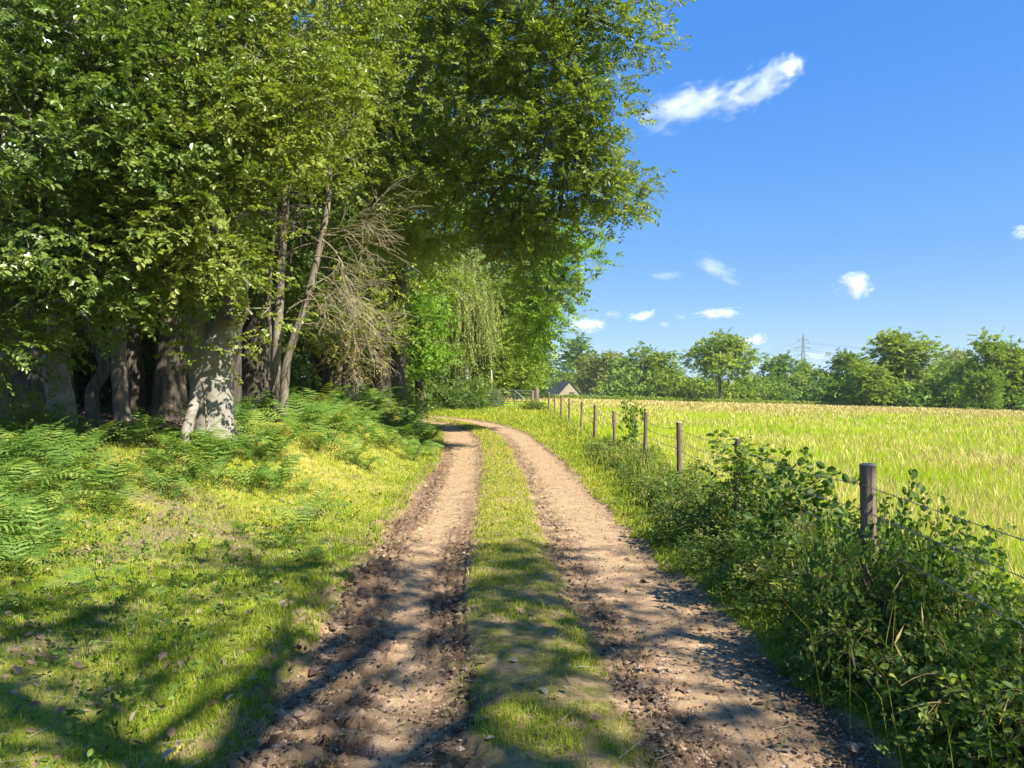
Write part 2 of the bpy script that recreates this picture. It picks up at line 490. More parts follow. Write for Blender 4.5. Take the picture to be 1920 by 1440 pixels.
def height(x, y, t=None):
    x = np.asarray(x, float); y = np.asarray(y, float)
    if t is None: t = track_t(x, y).reshape(x.shape)
    z = sstep(8, 55, y) * (0.9 - 0.026 * np.clip(x, -25, 75))
    u = np.clip(-t - 1.5, 0, None)
    fade = 1 - 0.75 * sstep(26, 34, y)
    wdt = 4.4 - 1.9 * sstep(9.5, 15, y)
    z = z + fade * (.42 + .58 * sstep(5, 12.5, y)) * (0.92 * sstep(0.15, 1.0, u / wdt) + 0.25 * sstep(4, 14, u))
    z = z + 0.05 * sstep(1.6, 3, np.abs(t)) * (fbm(x * .9, y * .9, 5, 4) * 2 - 1) + .03 * sstep(.3, 2, u) * (fbm(x * 3, y * 3, 9, 3) * 2 - 1)
    return z


_fd = np.array([-4, -.2, 4.4, 8, 11.5, 15.2, 18.8, 22.4, 26, 29.6, 33.2, 36.8, 40.4, 44, 47])
_fx = np.array([1.45, 1.82, 2.11, 2.4, 2.6, 2.69, 2.6, 2.48, 2.4, 2.28, 2.18, 2.1, 2.0, 1.96, 1.95])


def fence_x(y):
    return np.interp(y, _fd, _fx)


# coarse ground sheet, reaching the horizon
def graded(parts):
    return np.concatenate([np.arange(a, b, s) for a, b, s in parts])


def build_ground():
    xs = np.concatenate([-np.geomspace(900, 16, 40), np.arange(-15, -4, .25), np.arange(-4, 4, .12), np.arange(4, 14, .4), np.geomspace(14, 900, 60)])
    ys = np.concatenate([-np.geomspace(400, 8, 16), np.arange(-7, 0, .4), np.arange(0, 16, .12), np.arange(16, 50, .3), np.geomspace(50, 1400, 60)])
    X, Y = np.meshgrid(xs, ys)
    t = track_t(X, Y).reshape(X.shape)
    Z = height(X, Y, t) - 0.16 * sstep(1.84, 1.5, np.abs(t)) * (Y < 60)
    n, m = X.shape
    i = np.arange(n - 1)[:, None]; j = np.arange(m - 1)[None]
    f = np.stack([i * m + j, i * m + j + 1, (i + 1) * m + j + 1, (i + 1) * m + j], -1).reshape(-1, 4)
    g = Geo(); g.add(np.stack([X, Y, Z], -1), f)
    u = -t - 1.5
    wood = sstep(3.2, 5.2, u + (fbm(X * .7, Y * .7, 3) - .5) * 2.5) * (Y < 60)
    mead = sstep(-.3, .5, X - np.interp(Y, _fd, _fx)) * (t > 0)
    mead = np.where((Y > 48), 1.0, mead)
    bare = sstep(.59, .70, fbm(X * 1.1, Y * 1.1, 31) + .06 * sstep(0, 1.2, u) - .16 * sstep(9, 13, Y)) * (u > -.2) * .9
    me = g.mesh('ground', [M['ground']], True, {'litter': wood.ravel(), 'meadow': mead.ravel(), 'bare': bare.ravel()})
    tag(link('ground', me), kind='structure')


def track_detail(s, t, y):
    """height added by ruts, lug prints and tyre marks; also how moist the earth is there"""
    wob = (fbm(s * .6, t * 0 + 3.3, 71, 3) - .5) * .28
    w2 = (fbm(s * 2.1, t * 0 + 8.3, 72, 3) - .5) * .16
    el = TL + wob + w2; er = TR + (fbm(s * .6, t * 0 + 5.1, 73, 3) - .5) * .3 + w2
    cl = TCL + (fbm(s * .8, t * 0 + 1.3, 74, 3) - .5) * .2; cr = TCR + (fbm(s * .8, t * 0 + 6.3, 75, 3) - .5) * .26
    e = .07
    e2 = fbm(s * 7, t * 7, 78, 3) - .5
    rut1 = sstep(el - e, el + e, t) * (1 - sstep(cl - .11 + .3 * e2, cl + .09 + .3 * e2, t))
    rut2 = sstep(cr - e, cr + e, t) * (1 - sstep(er - e, er + e, t))
    dirt = np.clip(rut1 + rut2, 0, 1)
    z = -.05 * rut1 - .04 * rut2 + .012 * sstep(cl, cl + .2, t) * (1 - sstep(cr - .2, cr, t))
    near = 1 - sstep(9, 20, y)
    n = fbm(s * 5, t * 5, 41, 5) - .5
    n2 = fbm(s * 16, t * 16, 47, 4) - .5
    n3 = fbm(s * 37, t * 37, 48, 3) - .5
    z = z + dirt * (n * .012 + n2 * .009 + n3 * .009) + (1 - dirt) * (n * .03 + n2 * .02)
    moist = .04 + .35 * n + .10 * (1 - sstep(3.5, 8, y))
    # lug prints along the outer edge of the left rut
    lt = t - (-1.22 + wob * .7 + .16 * (1 - sstep(4, 7, y)))
    band = np.exp(-(lt / .19) ** 4) * (1 - sstep(14, 24, y)) * sstep(2, 3.6, y)
    amp = .35 + .65 * vnoise(s * 1.1, s * 0, 91)
    ph = (s + lt * .35 + .05 * (fbm(s * 3, t * 3, 44) - .5)) / .235
    bar = np.sin(ph * 2 * np.pi)
    z = z + band * amp * (.046 * np.tanh(bar * 3.2) - .016) + band * (n2 * .085 + n3 * .05)
    moist = moist + band * (.60 + .45 * (bar < -.1))
    # raised crumbs outside the left rut
    band2 = np.exp(-((t - (-1.5 + wob)) / .16) ** 2)
    z = z + band2 * np.clip(n2 + n * .6, -.1, 1) * .16 * near
    moist = moist + band2 * .5
    # churned mud on the inner half of the left rut
    b3 = np.exp(-((t - (-.62 + .1 * (1 - sstep(3, 5, y)))) / .2) ** 4) * (1 - sstep(7, 12, y))
    moist = moist + b3 * (.33 + .7 * n) + .35 * np.exp(-((t + .5) / .16) ** 2)
    z = z + b3 * (n * .02 + n2 * .03 + n3 * .03)
    tt = t - (-.60)
    tread = (np.abs(tt) < .15) * (1 - sstep(7.5, 10, y)) * sstep(.42, .5, vnoise(s * .7, s * 0 + 2, 97))
    blocks = (np.sin(s / .078 * 2 * np.pi + np.sign(tt) * 1.5) > -.1) * (np.sin(tt / .085 * 2 * np.pi) > -.55)
    z = z + tread * (blocks * .026 - .022)
    moist = moist + tread * (.35 - .2 * blocks)
    # the straight cut below the grass strip, its shade put into the colour
    cut = np.exp(-((t - (cl - .03)) / .028) ** 2) * (1 - sstep(6, 9.5, y)) * sstep(.42, .6, vnoise(s * 1.7, s * 0 + 7, 98))
    z = z - cut * .012; moist = moist + cut * .5
    # bar tread across the wet ground close by
    t2 = (np.abs(t + 1.0) < .24) * (1 - sstep(3.8, 4.3, y))
    z = z - t2 * .012 * (np.sin((s * .9 + t * .5) / .085 * 2 * np.pi) > .72)
    # right rut: rough inner shoulder
    b4 = np.exp(-((t - .56) / .2) ** 4) * (1 - sstep(20, 32, y))
    z = z + b4 * (np.clip(n2, -.05, .3) * .06 + n3 * .045)
    moist = moist + b4 * (.42 + n) + .25 * np.exp(-((t - 1.38) / .14) ** 2)
    # far: soft dark margins
    moist = moist + .12 * sstep(10, 30, y) * (np.abs(np.abs(t - .05) - .93) > .3)
    # pale worn middles of the wheel tracks stay dry
    moist = moist - .25 * np.exp(-((t + .93) / .2) ** 2) - .25 * np.exp(-((t - 1.0) / .24) ** 2)
    # an old darker, gritty patch in the right rut
    moist = moist + .75 * sstep(.55, .68, fbm(s * .45 + 4, t * .6, 55, 3)) * (1 - sstep(8, 10, y)) * rut2
    return z, dirt, moist


def build_track():
    srow = []
    y = 1.6
    s0 = np.interp(y, CL[:, 1][:200], CS[:200])
    s = s0
    while s < CS[-1] - .5:
        srow.append(s)
        d = max(2.0, min(s - s0 + 1.6, 40))
        s += np.clip(.0032 * d, .010, .12)
    srow = np.array(srow)
    tcol = np.concatenate([np.arange(-1.8, -.3, .0165), np.arange(-.3, .3, .03), np.arange(.3, 1.82, .02)])
    cx = np.interp(srow, CS, CL[:, 0]); cy = np.interp(srow, CS, CL[:, 1])
    nx = np.interp(srow, CS, CN[:, 0]); ny = np.interp(srow, CS, CN[:, 1])
    S, T = np.meshgrid(srow, tcol, indexing='ij')
    X = cx[:, None] + nx[:, None] * T; Y = cy[:, None] + ny[:, None] * T
    Z = height(X, Y, T)
    dz, dirt, moist = track_detail(S, T, Y)
    edge = sstep(1.7, 1.8, np.abs(T))
    Z = Z + dz * (1 - edge) - .035 * edge
    n, m = X.shape
    i = np.arange(n - 1)[:, None]; j = np.arange(m - 1)[None]
    f = np.stack([i * m + j, i * m + j + 1, (i + 1) * m + j + 1, (i + 1) * m + j], -1).reshape(-1, 4)
    fd = dirt[:-1, :-1].ravel() > .5
    V = np.stack([X, Y, Z], -1).reshape(-1, 3)
    ex = {'moist': np.clip(moist, 0, 1).ravel(), 'bare': (1 - dirt).ravel()}
    for name, sel in (('dirt_track', fd), ('grass_strip', ~fd)):
        ff = f[sel]; used = np.unique(ff)
        re = np.zeros(len(V), np.int32); re[used] = np.arange(len(used))
        g = Geo(); g.add(V[used], re[ff])
        me = g.mesh(name, [M['dirt']], True, {k: a[used] for k, a in ex.items()})
        tag(link(name, me), kind='structure')


def ground_z(x, y):
    """height of whatever surface lies at x, y, ruts included"""
    t = track_t(x, y); z = height(x, y, t)
    k = np.abs(t) < 1.8
    if k.any():
        dd = (x[k, None] - CL[None, :, 0]) ** 2 + (y[k, None] - CL[None, :, 1]) ** 2
        s = CS[np.argmin(dd, 1)]
        dz, dirt, moist = track_detail(s, t[k], y[k])
        z[k] = z[k] + dz
    return z, t


build_ground()
build_track()


# ------------------------------------------------------------------ grass
def blades(g, rng, x, y, z, h, w, tone, lean=.35, mat=0):
    n = len(x)
    th = rng.uniform(0, 2 * np.pi, n)
    d = np.stack([np.cos(th), np.sin(th), np.zeros(n)], -1)
    ph = rng.uniform(0, 2 * np.pi, n)
    s = np.stack([np.cos(ph), np.sin(ph), np.zeros(n)], -1)
    ln = np.clip(np.abs(rng.normal(0, lean, n)) + .08, 0, 1.05)
    b = np.stack([x, y, z - .01], -1)
    up = np.array([0, 0, 1.0])
    m = b + (up * .55 + d * (ln * .25)[:, None]) * h[:, None]
    tp = b + (up * (1 - .35 * ln)[:, None] + d * (ln * .9)[:, None]) * h[:, None]
    V = np.stack([b - s * w[:, None] * .5, b + s * w[:, None] * .5, m + s * w[:, None] * .42, tp, m - s * w[:, None] * .42], 1)
    a5 = np.repeat(np.clip(tone, 0, 1), 5)
    k = np.arange(n)[:, None] * 5
    n0 = g.n
    g.add(V.reshape(-1, 3), k + np.array([[0, 1, 2, 4]]), mat, a5)
    g.f.append((k + np.array([[4, 2, 3]])).astype(np.int32) + n0); g.m.append(np.full(n, mat, np.int32))
    return tp


def wedge(rng, n, d0, d1, p=1.0, xmax=.75):
    """random points spread over the ground ahead, thicker nearby"""
    u = rng.uniform(0, 1, n)
    d = (d0 ** (2 - p) + u * (d1 ** (2 - p) - d0 ** (2 - p))) ** (1 / (2 - p)) if p != 2 else d0 * (d1 / d0) ** u
    return rng.uniform(-xmax, xmax, n) * d, d


def build_verge_grass():
    rng = rngf(11); g = Geo()
    x, d = wedge(rng, 1150000, 2.2, 46, 1.75, .74)
    # loosen the even scatter into tufts
    x = x + rng.normal(0, .03, len(x)); y = d
    t = track_t(x, y)
    fx = fence_x(y)
    keep = (t > -7) & (x < fx + .5) & ((np.abs(t) < 5) | (y < 34)) | ((y > 36) & (y < 46) & (x > -9) & (x < 2.2))
    keep &= ~((t < -6.2) & (y < 60))
    x, y, t = x[keep], y[keep], t[keep]
    wob = (fbm(y * 2.2, x * 0 + 2, 61, 3) - .5) * .3
    strip = (t > TCL - .02) & (t < TCR + .06 + wob * .5)
    left = t < TL + wob * .8; right = t > TR + wob
    patch = fbm(x * 2.2, y * 2.2, 21, 4); fine = vnoise(x * 14, y * 14, 25); dry = fbm(x * .55 + 7, y * .55, 27, 3)
    u = -t - 1.5
    p = np.zeros(len(x))
    p[left] = np.clip(.62 + 1.7 * (patch[left] - .42), .08, 1) * (1 - .72 * sstep(3.2, 5.5, u[left] + (dry[left] - .5) * 3))
    p[right] = 1
    edge = np.minimum(t - TCL, TCR + .06 - t)
    nearbare = (1 - sstep(4.2, 9.0, y))
    p[strip] = np.clip(1.1 - nearbare[strip] * (1.0 - 3.2 * (patch[strip] - .46)), .04, 1) * sstep(-.06, .1, edge[strip] + (fine[strip] - .5) * .12)
    # a few blades out in the bare earth
    other = ~(strip | left | right)
    p[other] = .012 * (patch[other] > .55)
    p *= np.clip(.35 + fine * 1.1, 0, 1)
    keep = rng.uniform(0, 1, len(x)) < p
    x, y, t, strip, left, right, patch, fine, dry, u = (q[keep] for q in (x, y, t, strip, left, right, patch, fine, dry, u))
    z, _ = ground_z(x, y)
    n = len(x)
    h = rng.uniform(.022, .06, n) * (.6 + .8 * patch) * (1 + .012 * y)
    h = h * np.where(right, 1.2 + 1.5 * sstep(1.5, 2.2, t) * (1 - .75 * sstep(14, 24, y)), 1.0) * np.where(strip, .8, 1.0)
    h = np.where((y > 40), h * 1.25, h)
    h = h * np.where(rng.uniform(0, 1, n) < .06, rng.uniform(1.5, 2.3, n), 1)
    w = np.maximum(.0038, .00105 * y) * rng.uniform(.7, 1.3, n)
    tone = .22 + .12 * sstep(5, 10, y) + .5 * (dry - .5) + rng.normal(0, .16, n) + .16 * strip + .08 * right + .25 * sstep(8.5, 12, y) * left * sstep(.0, 1.5, u)
    tone = tone + .5 * (rng.uniform(0, 1, n) < .10)
    blades(g, rng, x, y, z, h, w, tone, .5)
    tag(link('verge_grass', g.mesh('verge_grass', [M['blade']])), kind='stuff')
    print('verge blades', n)


def build_meadow():
    rng = rngf(12); g = Geo(); tips = []
    for (n, d0, d1, p, hh, wk) in ((330000, 2.4, 14, 1.3, (.25, .50), .0006), (380000, 13, 45, 1.35, (.28, .48), .0006), (260000, 42, 130, 1.4, (.30, .50), .0008)):
        x, y = wedge(rng, n, d0, d1, p, .80)
        k = (x > fence_x(y) + .12 + .25 * rng.uniform(0, 1, n)) | (y > 49)
        k &= ~((y > 49) & (x < -30)); k &= x < 95
        x, y = x[k], y[k]
        patch = fbm(x * .35, y * .35, 33, 4)
        q = rng.uniform(0, 1, len(x)) < np.clip(.4 + 1.4 * (patch - .25), .3, 1)
        x, y, patch = x[q], y[q], patch[q]
        z = height(x, y); n = len(x)
        h = rng.uniform(hh[0], hh[1], n) * (.75 + .5 * patch)
        w = np.maximum(.0034, wk * y) * rng.uniform(.7, 1.3, n)
        tone = .40 + .9 * (patch - .5) + rng.normal(0, .11, n)
        tp = blades(g, rng, x, y, z, h, w, tone, .38)
        sel = rng.uniform(0, 1, n) < np.clip(.02 + .5 * (fbm(x * .22 + 3, y * .22, 37, 3) - .42) + .30 * sstep(18, 60, y), .015, .5)
        tips.append((tp[sel] + np.array([0, 0, .06]), y[sel], w[sel]))
    for tp, y, w in tips:
        n = len(tp)
        th = rng.uniform(0, 2 * np.pi, n)
        s = np.stack([np.cos(th), np.sin(th), 0 * th], -1)
        l = rng.uniform(.05, .11, n)[:, None] * (1 + .006 * y[:, None]); ww = np.maximum(w, .005)[:, None] * .65
        ln = np.stack([rng.normal(0, .35, n), rng.normal(0, .35, n), np.ones(n)], -1)
        V = np.stack([tp - ln * .06, tp + ln * l * .35 + s * ww, tp + ln * l, tp + ln * l * .35 - s * ww], 1)
        f = np.arange(n)[:, None] * 4 + np.array([[0, 1, 2, 3]])
        g.add(V.reshape(-1, 3), f, 1, np.repeat(rng.uniform(0, 1, n), 4))
    tag(link('meadow_grass', g.mesh('meadow_grass', [M['meadow'], M['seed']])), kind='stuff')


def build_litter():
    rng = rngf(13); g = Geo()
    x, y = wedge(rng, 30000, 2.3, 26, 1.5, .74)
    t = track_t(x, y); u = -t - 1.5
    p = np.where(t < -1.3, .20 + .75 * sstep(1.5, 5, u), .035) * (x < fence_x(y) - .1)
    p = np.where((t > -1.3) & (y > 9), p * .3, p)
    k = rng.uniform(0, 1, len(x)) < p
    x, y = x[k], y[k]; z, _ = ground_z(x, y); n = len(x)
    pos = np.stack([x, y, z + .012], -1)
    ax = np.stack([rng.normal(0, 1, n), rng.normal(0, 1, n), rng.normal(0, .25, n)], -1)
    sprays(g, rng, pos, ax, 1, .055, .04, .03, LEAF6, 0, flat=.35, ljit=.5)
    tag(link('fallen_leaves', g.mesh('fallen_leaves', [M['litter']])), kind='stuff')
    g = Geo()
    x, y = wedge(rng, 5000, 2.3, 20, 1.5, .74)
    t = track_t(x, y); k = (x < fence_x(y) - .3) & (rng.uniform(0, 1, len(x)) < np.where(t < -1.3, .5, .16))
    x, y = x[k], y[k]; z, _ = ground_z(x, y); n = len(x)
    A = np.stack([x, y, z + .008], -1)
    th = rng.uniform(0, 6.28, n); L = rng.uniform(.03, .22, n) ** 1.0
    B = A + np.stack([np.cos(th) * L, np.sin(th) * L, rng.normal(.01, .015, n)], -1)
    B[:, 2] = np.maximum(B[:, 2], ground_z(B[:, 0], B[:, 1])[0] + .004)
    thin_lines(g, A, B, rng.uniform(.0018, .005, n), .0015)
    tag(link('fallen_twig_litter', g.mesh('fallen_twig_litter', [M['deadtwig']])), kind='stuff')
    # grit and small stones on the track
    g = Geo()
    x, y = wedge(rng, 22000, 2.3, 15, 1.6, .74)
    t = track_t(x, y)
    k = (np.abs(t) < 1.55) & ((t < TCL) | (t > TCR)) & (rng.uniform(0, 1, len(x)) < .6)
    x, y = x[k], y[k]; z, _ = ground_z(x, y); n = len(x)
    r = .002 + .010 * rng.uniform(0, 1, n) ** 5
    o = np.array([[1, 0, 0], [0, 1, 0], [-1, 0, 0], [0, -1, 0], [0, 0, .7], [0, 0, -.6]])
    V = np.stack([x, y, z + r * .25], -1)[:, None] + o[None] * r[:, None, None] * rng.uniform(.6, 1.4, (n, 6, 1))
    fo = np.array([[0, 1, 4], [1, 2, 4], [2, 3, 4], [3, 0, 4], [1, 0, 5], [2, 1, 5], [3, 2, 5], [0, 3, 5]])
    g.add(V.reshape(-1, 3), (np.arange(n)[:, None, None] * 6 + fo[None]).reshape(-1, 3))
    tag(link('gravel', g.mesh('gravel', [M['stone']])), kind='stuff')
    # crumbs and clods of churned earth
    g = Geo()
    x, y = wedge(rng, 240000, 2.3, 22, 1.75, .5)
    t = track_t(x, y); k = np.abs(t) < 1.66
    x, y, t = x[k], y[k], t[k]
    dd = (x[:, None] - CL[None, ::2, 0]) ** 2 + (y[:, None] - CL[None, ::2, 1]) ** 2
    sv = CS[::2][np.argmin(dd, 1)]
    dz, dirt, moist = track_detail(sv, t, y)
    lug = np.exp(-((t + 1.36) / .2) ** 2) * (y < 17) + .8 * np.exp(-((t + .5) / .12) ** 2) * (y < 9) + .7 * np.exp(-((t - .5) / .14) ** 2)
    k = rng.uniform(0, 1, len(x)) < dirt * np.clip(.16 + .5 * moist + .5 * lug, 0, 1)
    x, y, t, lug = x[k], y[k], t[k], lug[k]
    z, _ = ground_z(x, y); n = len(x)
    r = (.0025 + .011 * rng.uniform(0, 1, n) ** 4 + .026 * lug * rng.uniform(0, 1, n) ** 11) * (1 + .03 * y)
    V = np.stack([x, y, z + r * .2], -1)[:, None] + o[None] * r[:, None, None] * rng.uniform(.5, 1.5, (n, 6, 1))
    g.add(V.reshape(-1, 3), (np.arange(n)[:, None, None] * 6 + fo[None]).reshape(-1, 3), 0, np.repeat(rng.uniform(0, 1, n), 6))
    tag(link('loose_dirt', g.mesh('loose_dirt', [M['crumb']])), kind='stuff')
    print('crumbs', n)


def build_fence_grass():
    rng = rngf(14); g = Geo()
    y = 2.0 + 38 * rng.uniform(0, 1, 9000) ** 1.3
    x = fence_x(y) + rng.normal(.0, .34, len(y))
    k = (x > fence_x(y) - .75 - .3 * (y > 6) + .75 * sstep(15, 22, y)) & (rng.uniform(0, 1, len(y)) < np.where(y < 10, .45 * np.clip((x - fence_x(y) + .35) / .5, .1, 1), 1))
    x, y = x[k], y[k]; n = len(x); z = height(x, y)
    h = rng.uniform(.25, .8, n) * (.5 + .6 * vnoise(y * 1.3, x * 0, 4)) * (1 - .45 * sstep(14, 24, y))
    tone = rng.uniform(.1, 1.0, n)
    tp = blades(g, rng, x, y, z, h, np.maximum(.004, .0007 * y), tone, .35)
    sel = rng.uniform(0, 1, n) < .16
    tp = tp[sel]; m = len(tp)
    d = nrm(rng.normal(0, .4, (m, 3)) + np.array([0, 0, .8])); s_ = nrm(np.cross(d, rng.normal(0, 1, (m, 3))))
    V = np.stack([tp - d * .05, tp + s_ * .006, tp + d * .07, tp - s_ * .006], 1)
    g.add(V.reshape(-1, 3), np.arange(m)[:, None] * 4 + np.array([[0, 1, 2, 3]]), 1, np.repeat(rng.uniform(0, 1, m), 4))
    tag(link('fence_line_grass', g.mesh('fence_line_grass', [M['blade'], M['seed']])), kind='stuff')


build_verge_grass()
build_fence_grass()
build_meadow()
build_litter()


# ------------------------------------------------------------------ trees of the wood
def tree(name, label, cat, base, stems, clumps, leaf, bark, seed, L=.07, W=.045, K=10, length=.34, shape=LEAF4, droop=.15,
         blob=.42, per=12, limbs=True, limb_r=.055, group=None, sides=12, rough=.18, twig=.0035, shell=.5, curl=.1, flat=.45,
         spread=.9, hang=None, dense=1.0, tier=.6):
    """stems: list of (points, radii); clumps: list of (centre, radii, n twigs). Everything is kept relative to the base."""
    rng = rngf(seed)
    base = np.asarray(base, float)
    root = empty(name, base, label, cat, group)
    g = Geo()
    for k, (pts, rad) in enumerate(stems):
        pts = np.asarray(pts, float)
        P = spline(pts, 6) if len(pts) > 2 else pts
        rr = np.interp(np.linspace(0, 1, len(P)), np.linspace(0, 1, len(rad)), rad)
        tube(g, P - base, rr, sides, 0, .5, rough, seed + k)
    gl = Geo()
    allp = [np.asarray(s[0], float) for s in stems]
    for ci, (c, r, n) in enumerate(clumps):
        pos, ax, tone, bc = clump_points(rng, c, r, int(n * dense), blob, per, shell, tier)
        pos = pos - base; bc = bc - base
        if hang:
            ax = ax * .25 + np.array([0, 0, -1.0])
        sprays(gl, rng, pos, ax, K, L, W, length, shape, droop, curl, twig, 0, 1, flat, spread, tone, .5)
        if limbs:
            c0 = np.asarray(c, float) - base
            best = None
            for s in allp:
                q = spline(s, 8) - base if len(s) > 2 else s - base
                dd = np.linalg.norm((q - c0) * np.array([1, 1, .8]), axis=1) + np.where(q[:, 2] > c0[2] - .2, 1.2 * np.abs(q[:, 2] - c0[2] + .2), 0) + np.where(q[:, 2] < 1.4, 3, 0)
                k = int(np.argmin(dd))
                if best is None or dd[k] < best[0]: best = (dd[k], q[k])
            st = best[1]
            mid = (st + c0) / 2 + np.array([0, 0, .12 * np.linalg.norm(c0 - st)]) + rng.normal(0, .15, 3)
            P = bez(st, mid, c0, 8)
            P[1:-1] += rng.normal(0, .05, (6, 3))
            tube(g, P, np.linspace(limb_r, limb_r * .35, 8), 6, 0)
            # side shoots to each leafy blob
            q = P[rng.integers(3, 8, len(bc))]
            m2 = (q + bc) / 2 + rng.normal(0, .1, (len(bc), 3)) + np.array([0, 0, .06])
            thin_lines(g, q, m2, limb_r * .3, limb_r * .2); thin_lines(g, m2, bc, limb_r * .2, limb_r * .08)
    if g.n:
        link('trunk', g.mesh(name + '_trunk', [M[bark]], True), root)
    if gl.n:
        link('crown', gl.mesh(name + '_crown', [M[leaf], M['twig']]), root)
    return root


def zg(x, y):
    return float(height(np.array([x]), np.array([y]))[0])


def ground_at(px, d):
    x = (px - 960) / F * d
    return np.array([x, d, zg(x, d) - .12])


def cl(px, py, d, rx, ry, rz, n):
    return (at(px, py, d), (rx, ry, rz), n)


SUN_AZ = 38.0    # degrees behind the right-hand side
SUN_EL = 45.0

# 1: smooth grey trunk at the far left with a curtain of glossy leaves
b = ground_at(118, 12.4)
tree('holly_tree', 'tree with smooth pale grey leaning trunk at far left, curtain of glossy leaves above', 'tree', b,
     [([b, at(116, 760, 12.4), at(105, 690, 12.4), at(112, 620, 12.4), at(128, 400, 12.3), at(150, 100, 12.2), at(160, -200, 12.2)], [.27, .205, .19, .19, .16, .12, .06])],
     [cl(60, 560, 9.6, 1.0, .8, .62, 300), cl(180, 575, 10.3, .9, .8, .36, 200), cl(-60, 600, 9.0, .9, .8, .5, 220),
      cl(20, 400, 9.2, 1.0, .9, .8, 380), cl(190, 430, 9.8, 1.1, .9, .9, 420), cl(60, 230, 9.0, 1.1, 1.0, .9, 420),
      cl(230, 270, 9.6, 1.1, .9, .9, 420), cl(0, 60, 9.0, 1.1, 1.0, .9, 420), cl(180, 90, 9.3, 1.2, 1.0, .9, 440),
      cl(310, 130, 10, 1.1, .9, .9, 400), cl(100, -90, 9.6, 1.6, 1.2, .9, 360), cl(-100, 300, 9.5, 1.0, 1, 1.4, 360),
      cl(260, -120, 10.5, 1.6, 1.2, .9, 360), cl(100, 640, 11.2, .5, .5, .22, 70), cl(20, 640, 10, .5, .5, .28, 90)],
     'holly', 'bark_pale', 101, .080, .050, 12, .36, LEAF6, .2, blob=.25, per=18, tier=.4, shell=.3, dense=.85)  # paler bark colour stands in for sunlight the leaf curtain blocks

# 2: broad dark trunk just behind it
b = ground_at(62, 15.0)
tree('oak_tree', 'broad rough dark brown trunk standing just left of the pale grey trunk', 'tree', b,
     [([b, at(66, 700, 15), at(70, 500, 15), at(80, 150, 15), at(90, -200, 15)], [.62, .50, .46, .38, .25])],
     [cl(60, 300, 14, 2.2, 1.5, 1.5, 340), cl(-120, 420, 13, 1.8, 1.4, 1.5, 300), cl(60, 40, 14, 2.4, 1.6, 1.5, 340),
      cl(-150, 100, 13, 2, 1.6, 1.6, 300), cl(120, -220, 14.5, 2.6, 2, 1.6, 300)],
     'oak', 'bark_dark', 102, .09, .055, 12, .45, LEAFO, .15, limb_r=.1, rough=.3, twig=0)

# 3: forked beech
b = ground_at(398, 12.0)
tree('beech_tree', 'stout grey beech with lichen patches, trunk forking in two above the bracken', 'tree', b,
     [([b + [0, 0, -.05], at(397, 800, 12), at(396, 730, 12), at(400, 680, 12), at(424, 615, 12), at(440, 560, 12), at(447, 450, 12.1), at(455, 250, 12.3), at(470, 0, 12.5), at(480, -250, 12.7)],
       [.40, .345, .325, .315, .225, .195, .17, .14, .11, .05]),
      ([at(392, 745, 12.02), at(384, 680, 12.02), at(374, 620, 12.05), at(362, 540, 12.1), at(345, 380, 12.2), at(330, 150, 12.4), at(320, -150, 12.5)],
       [.28, .27, .20, .185, .16, .13, .06]),
      ([at(436, 618, 12), at(452, 592, 11.9), at(462, 578, 11.8)], [.12, .09, .05]),
      ([b + [.08, -.22, .0], b + [.05, -.14, .35], b + [0, 0, .8]], [.17, .2, .2]),
      ([b + [.34, -.05, .0], b + [.22, -.05, .3], b + [.05, 0, .8]], [.12, .16, .2])],
     [cl(315, 500, 10.8, .7, .7, .42, 190), cl(405, 450, 10.6, .5, .6, .4, 150),  cl(472, 590, 11.0, .22, .3, .10, 22), cl(398, 652, 11.2, .26, .3, .09, 26),
      cl(285, 460, 10.2, .9, .8, .6, 330), cl(400, 420, 10.2, .7, .8, .8, 300), cl(330, 350, 10, 1.0, .8, .8, 380),
      cl(460, 260, 10.4, .8, .9, .65, 320), cl(560, 190, 11, .75, .9, .5, 250), cl(600, 300, 11.6, .42, .6, .25, 90), cl(400, 190, 10.2, 1.0, .9, .8, 380),
      cl(500, 90, 10.8, 1.2, 1, .8, 380), cl(390, 20, 10.5, 1.3, 1, .8, 380), cl(620, 60, 12, 1.1, 1, .8, 320),
      cl(480, -110, 11.2, 1.8, 1.3, .9, 360), cl(660, -120, 12.5, 1.8, 1.3, .9, 320)],
     'beech', 'bark_beech', 103, .080, .052, 12, .38, LEAF6, .12, blob=.28, per=17, tier=.35, shell=.35, rough=.10, sides=18, limb_r=.05)

# broken stem leaning on the beech
b = ground_at(343, 10.9)
g = Geo()
tube(g, spline([b - b, at(350, 810, 10.95) - b, at(360, 770, 11.1) - b, at(372, 735, 11.3) - b], 6), np.linspace(.085, .07, 19), 10, 0, .5, .2, 5)
tag(link('broken_trunk', g.mesh('broken_trunk', [M['bark_pale']], True), None, b), 'short broken pale stem leaning against the forked beech', 'dead tree')
g = Geo()
b2 = ground_at(392, 11.4)
tube(g, spline([b2 - b2, at(383, 745, 11.45) - b2, at(370, 690, 11.5) - b2], 6), np.linspace(.018, .012, 13), 6, 0)
tag(link('dead_stick', g.mesh('dead_stick', [M['deadtwig']], True), None, b2), 'thin pale bare stick propped in front of the forked beech', 'stick')

